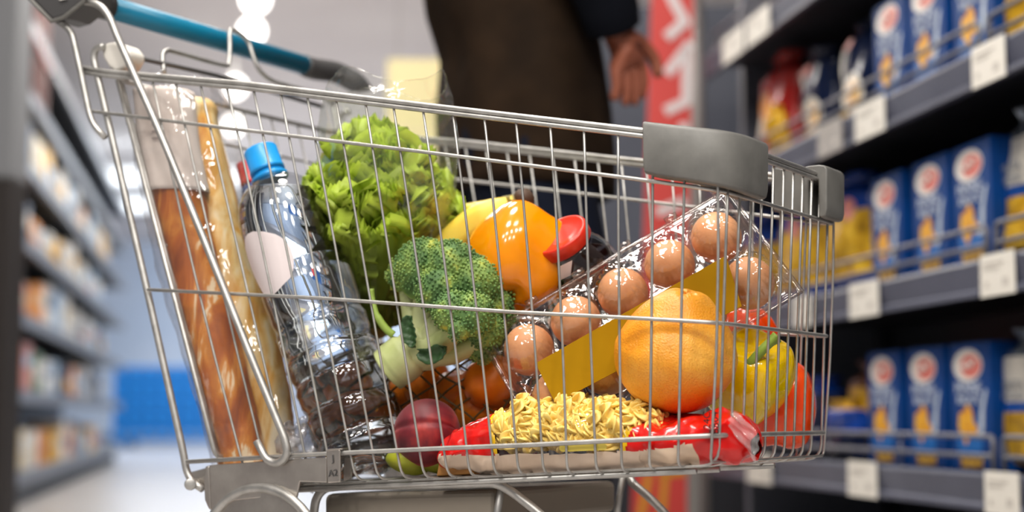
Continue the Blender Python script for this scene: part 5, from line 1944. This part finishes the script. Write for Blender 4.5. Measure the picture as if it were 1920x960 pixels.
pb = thing('pasta_bag', 'red bag of fusilli with clear window and blank beige base lying along the near side', 'pasta bag', bagp(0.5, 0, 0))
bo = pb.matrix_world.translation.copy()
NU, NA = 220, 100
def panel_line(x):
    return lerp(x, [868, 960, 1100, 1240, 1290, 1336], [853, 853, 851, 845, 840, 829])
def bag_class(u, a):
    if a > math.pi: a -= 2 * math.pi
    x = 848 + 570 * u
    ydeg = math.sin(a)            # -1 bottom .. 1 top
    front_ = abs(a) < math.pi / 2 + 0.4
    if panel_line(x) < pix(bagp(u, a))[1] and -2.6 < a < 0.9 and 868 < x < 1336: return 'beige'
    lft = 968 + 14 * (1 - ydeg) - 8
    rgt = 1222 - 30 * (1 - ydeg) * 0.6
    if lft < x < rgt: return 'clear'
    if lft - 10 < x <= lft or rgt <= x < rgt + 9: return 'yellow' if x < 1100 else 'yellowr'
    return 'red' if x < 1100 else 'redr'
groups = {}
for i in range(NU):
    for j in range(NA):
        groups.setdefault(bag_class((i + 0.5) / NU, 2 * math.pi * (j + 0.5) / NA), []).append((i, j))
for nm, pn, m in (('red', 'printed_film', REDF), ('clear', 'window', FILMC), ('redr', 'printed_film', REDF), ('yellow', 'stripe', YELF), ('yellowr', 'stripe', YELF), ('beige', 'blank_panel', BEIG)):
    bm = bmesh.new()
    cache = {}
    def gv(i, j):
        j %= NA
        if (i, j) not in cache: cache[(i, j)] = bm.verts.new(bagp(i / NU, 2 * math.pi * j / NA) - bo)
        return cache[(i, j)]
    for i, j in groups[nm]:
        bm.faces.new((gv(i, j), gv(i + 1, j), gv(i + 1, j + 1), gv(i, j + 1)))
    obj(pn, bm, m, pb)
film('crimp_film', (0.97, 0.95, 0.95), 0.12, 0.5, 0.1, 70, 1.0, 0.004, haze=0.2)
# crimped tails of the bag and the small printed marks
bm = bmesh.new()
tip = near(1400, 800, 0.045)
def tail(u, v):
    p = near(1374 + 50 * u - 8 * v, 768 + 44 * u + (30 + 26 * u) * v, 0.012 + 0.012 * u)
    return p + SX * (0.0022 * math.sin(v * 17 + 5 * u) + 0.002 * math.sin(v * 7 + 11 * u)) - bo
grid(bm, tail, 8, 26)
o = obj('crimped_tail', bm, MATS['crimp_film'], pb)
bm = bmesh.new()
def tail2(u, v):
    p = near(866 - 16 * u + 8 * v, 838 + 30 * v + 4 * u, 0.012 + 0.01 * u)
    return p + SX * (0.003 * math.sin(v * 22 + 3 * u)) - bo
grid(bm, tail2, 6, 20)
obj('crimped_tail', bm, MATS['crimp_film'], pb)
for x, y, txt in ((1326, 793, 'L24C'), (1341, 793, 'BB04')):
    Mx = Matrix.Translation(-bo) @ frame(near(x, y, 0.0035), NO, Z)
    text_obj('stamp', txt, 0.0085, Mx, mat('stamp_black', '2a1512', 0.6), pb, 0.0002)
bm = bmesh.new()
slab(bm, [near(x, y, 0.0015) - bo for x, y in ((1052, 834), (1134, 831), (1138, 835), (1138, 841), (1134, 844), (1053, 847), (1049, 843), (1049, 838))], NO * 0.0006)
bevel(obj('yellow_tab', bm, mat('tab_yellow', 'f6de62', 0.5), pb, smooth=False), 0.0002)
FUS = mat('fusilli_pasta', 'fddd7c', 0.4)
def fus_mesh():
    bm = bmesh.new()
    def f(u, v):
        th = 2 * math.pi * v
        r = (0.0019 + 0.0046 * abs(math.cos(1.5 * th)) ** 2.2) * (1 if 0.02 < u < 0.98 else 0.6)
        tw = 2 * math.pi * 1.45 * u
        return V((r * math.cos(th + tw), r * math.sin(th + tw), (u - 0.5) * 0.038))
    R = grid(bm, f, 34, 42, cv=True)
    bm.faces.new(R[0][::-1])
    bm.faces.new(R[-1])
    o = obj('fusilli', bm, FUS)
    return o
rnd = random.Random(12)
f0 = fus_mesh()
ff = True
for k in range(360):
    u = rnd.uniform(0.215, 0.662)
    a = rnd.uniform(-0.75, 2.2)
    kk = rnd.choice((0.86, 0.84, 0.78, 0.66))
    p = bagp(u, a, kk)
    if pix(p)[1] > panel_line(848 + 570 * u) - 26: continue
    out = (p - bagp(u, a, 0)).normalized()
    t = V((rnd.uniform(-1, 1), rnd.uniform(-1, 1), rnd.uniform(-1, 1))) + NS * (2.6 if pix(p)[1] > 818 else 0.4)
    t = (t - out * t.dot(out) * 0.8).normalized()
    e = f0 if ff else f0.copy()
    if not ff: COL.objects.link(e)
    ff = False
    e.matrix_world = frame(p, t)
    tag(e, 'yellow fusilli spiral behind the clear window of the red pasta bag', 'pasta', 'fusilli in the pasta bag')

# --- small green fruit and brown paper on the cart floor
GRN = mat('green_fruit_skin', '8f9a1e', 0.4)
noise_color(GRN, [(0.3, '7c8a16'), (0.65, 'a8a92a')], 24, 3)
for k, (x, y, d, w) in enumerate(((768, 884, .045, 'nearer the water bottle'), (818, 884, .055, 'under the peach'))):
    c = near(x, y, d)
    bm = bmesh.new()
    ball(bm, lambda th, ph: V((sph(th, ph).x * 0.022, sph(th, ph).y * 0.022, sph(th, ph).z * 0.0145 * (1 + 0.25 * sph(th, ph).x))), 28, 18)
    o = obj('green_fruit', bm, GRN)
    c.z = floor_z(c) + 0.0165
    o.matrix_world = Matrix.Translation(c)
    tag(o, 'small yellow green fruit on the cart floor, ' + w, 'fruit', 'green fruit on the cart floor')
bm = bmesh.new()
a0 = near(846, 885, 0.02)
slab(bm, [near(822, 871, 0.02) - a0, near(890, 862, 0.02) - a0, near(890, 889, 0.02) - a0, near(818, 893, 0.02) - a0], SX * 0.06)
kp = thing('card_sheet', 'folded orange brown card under the left end of the pasta bag', 'card', a0)
bevel(obj('card', bm, mat('card_brown', 'c98d4c', 0.7), kp, smooth=False), 0.001)
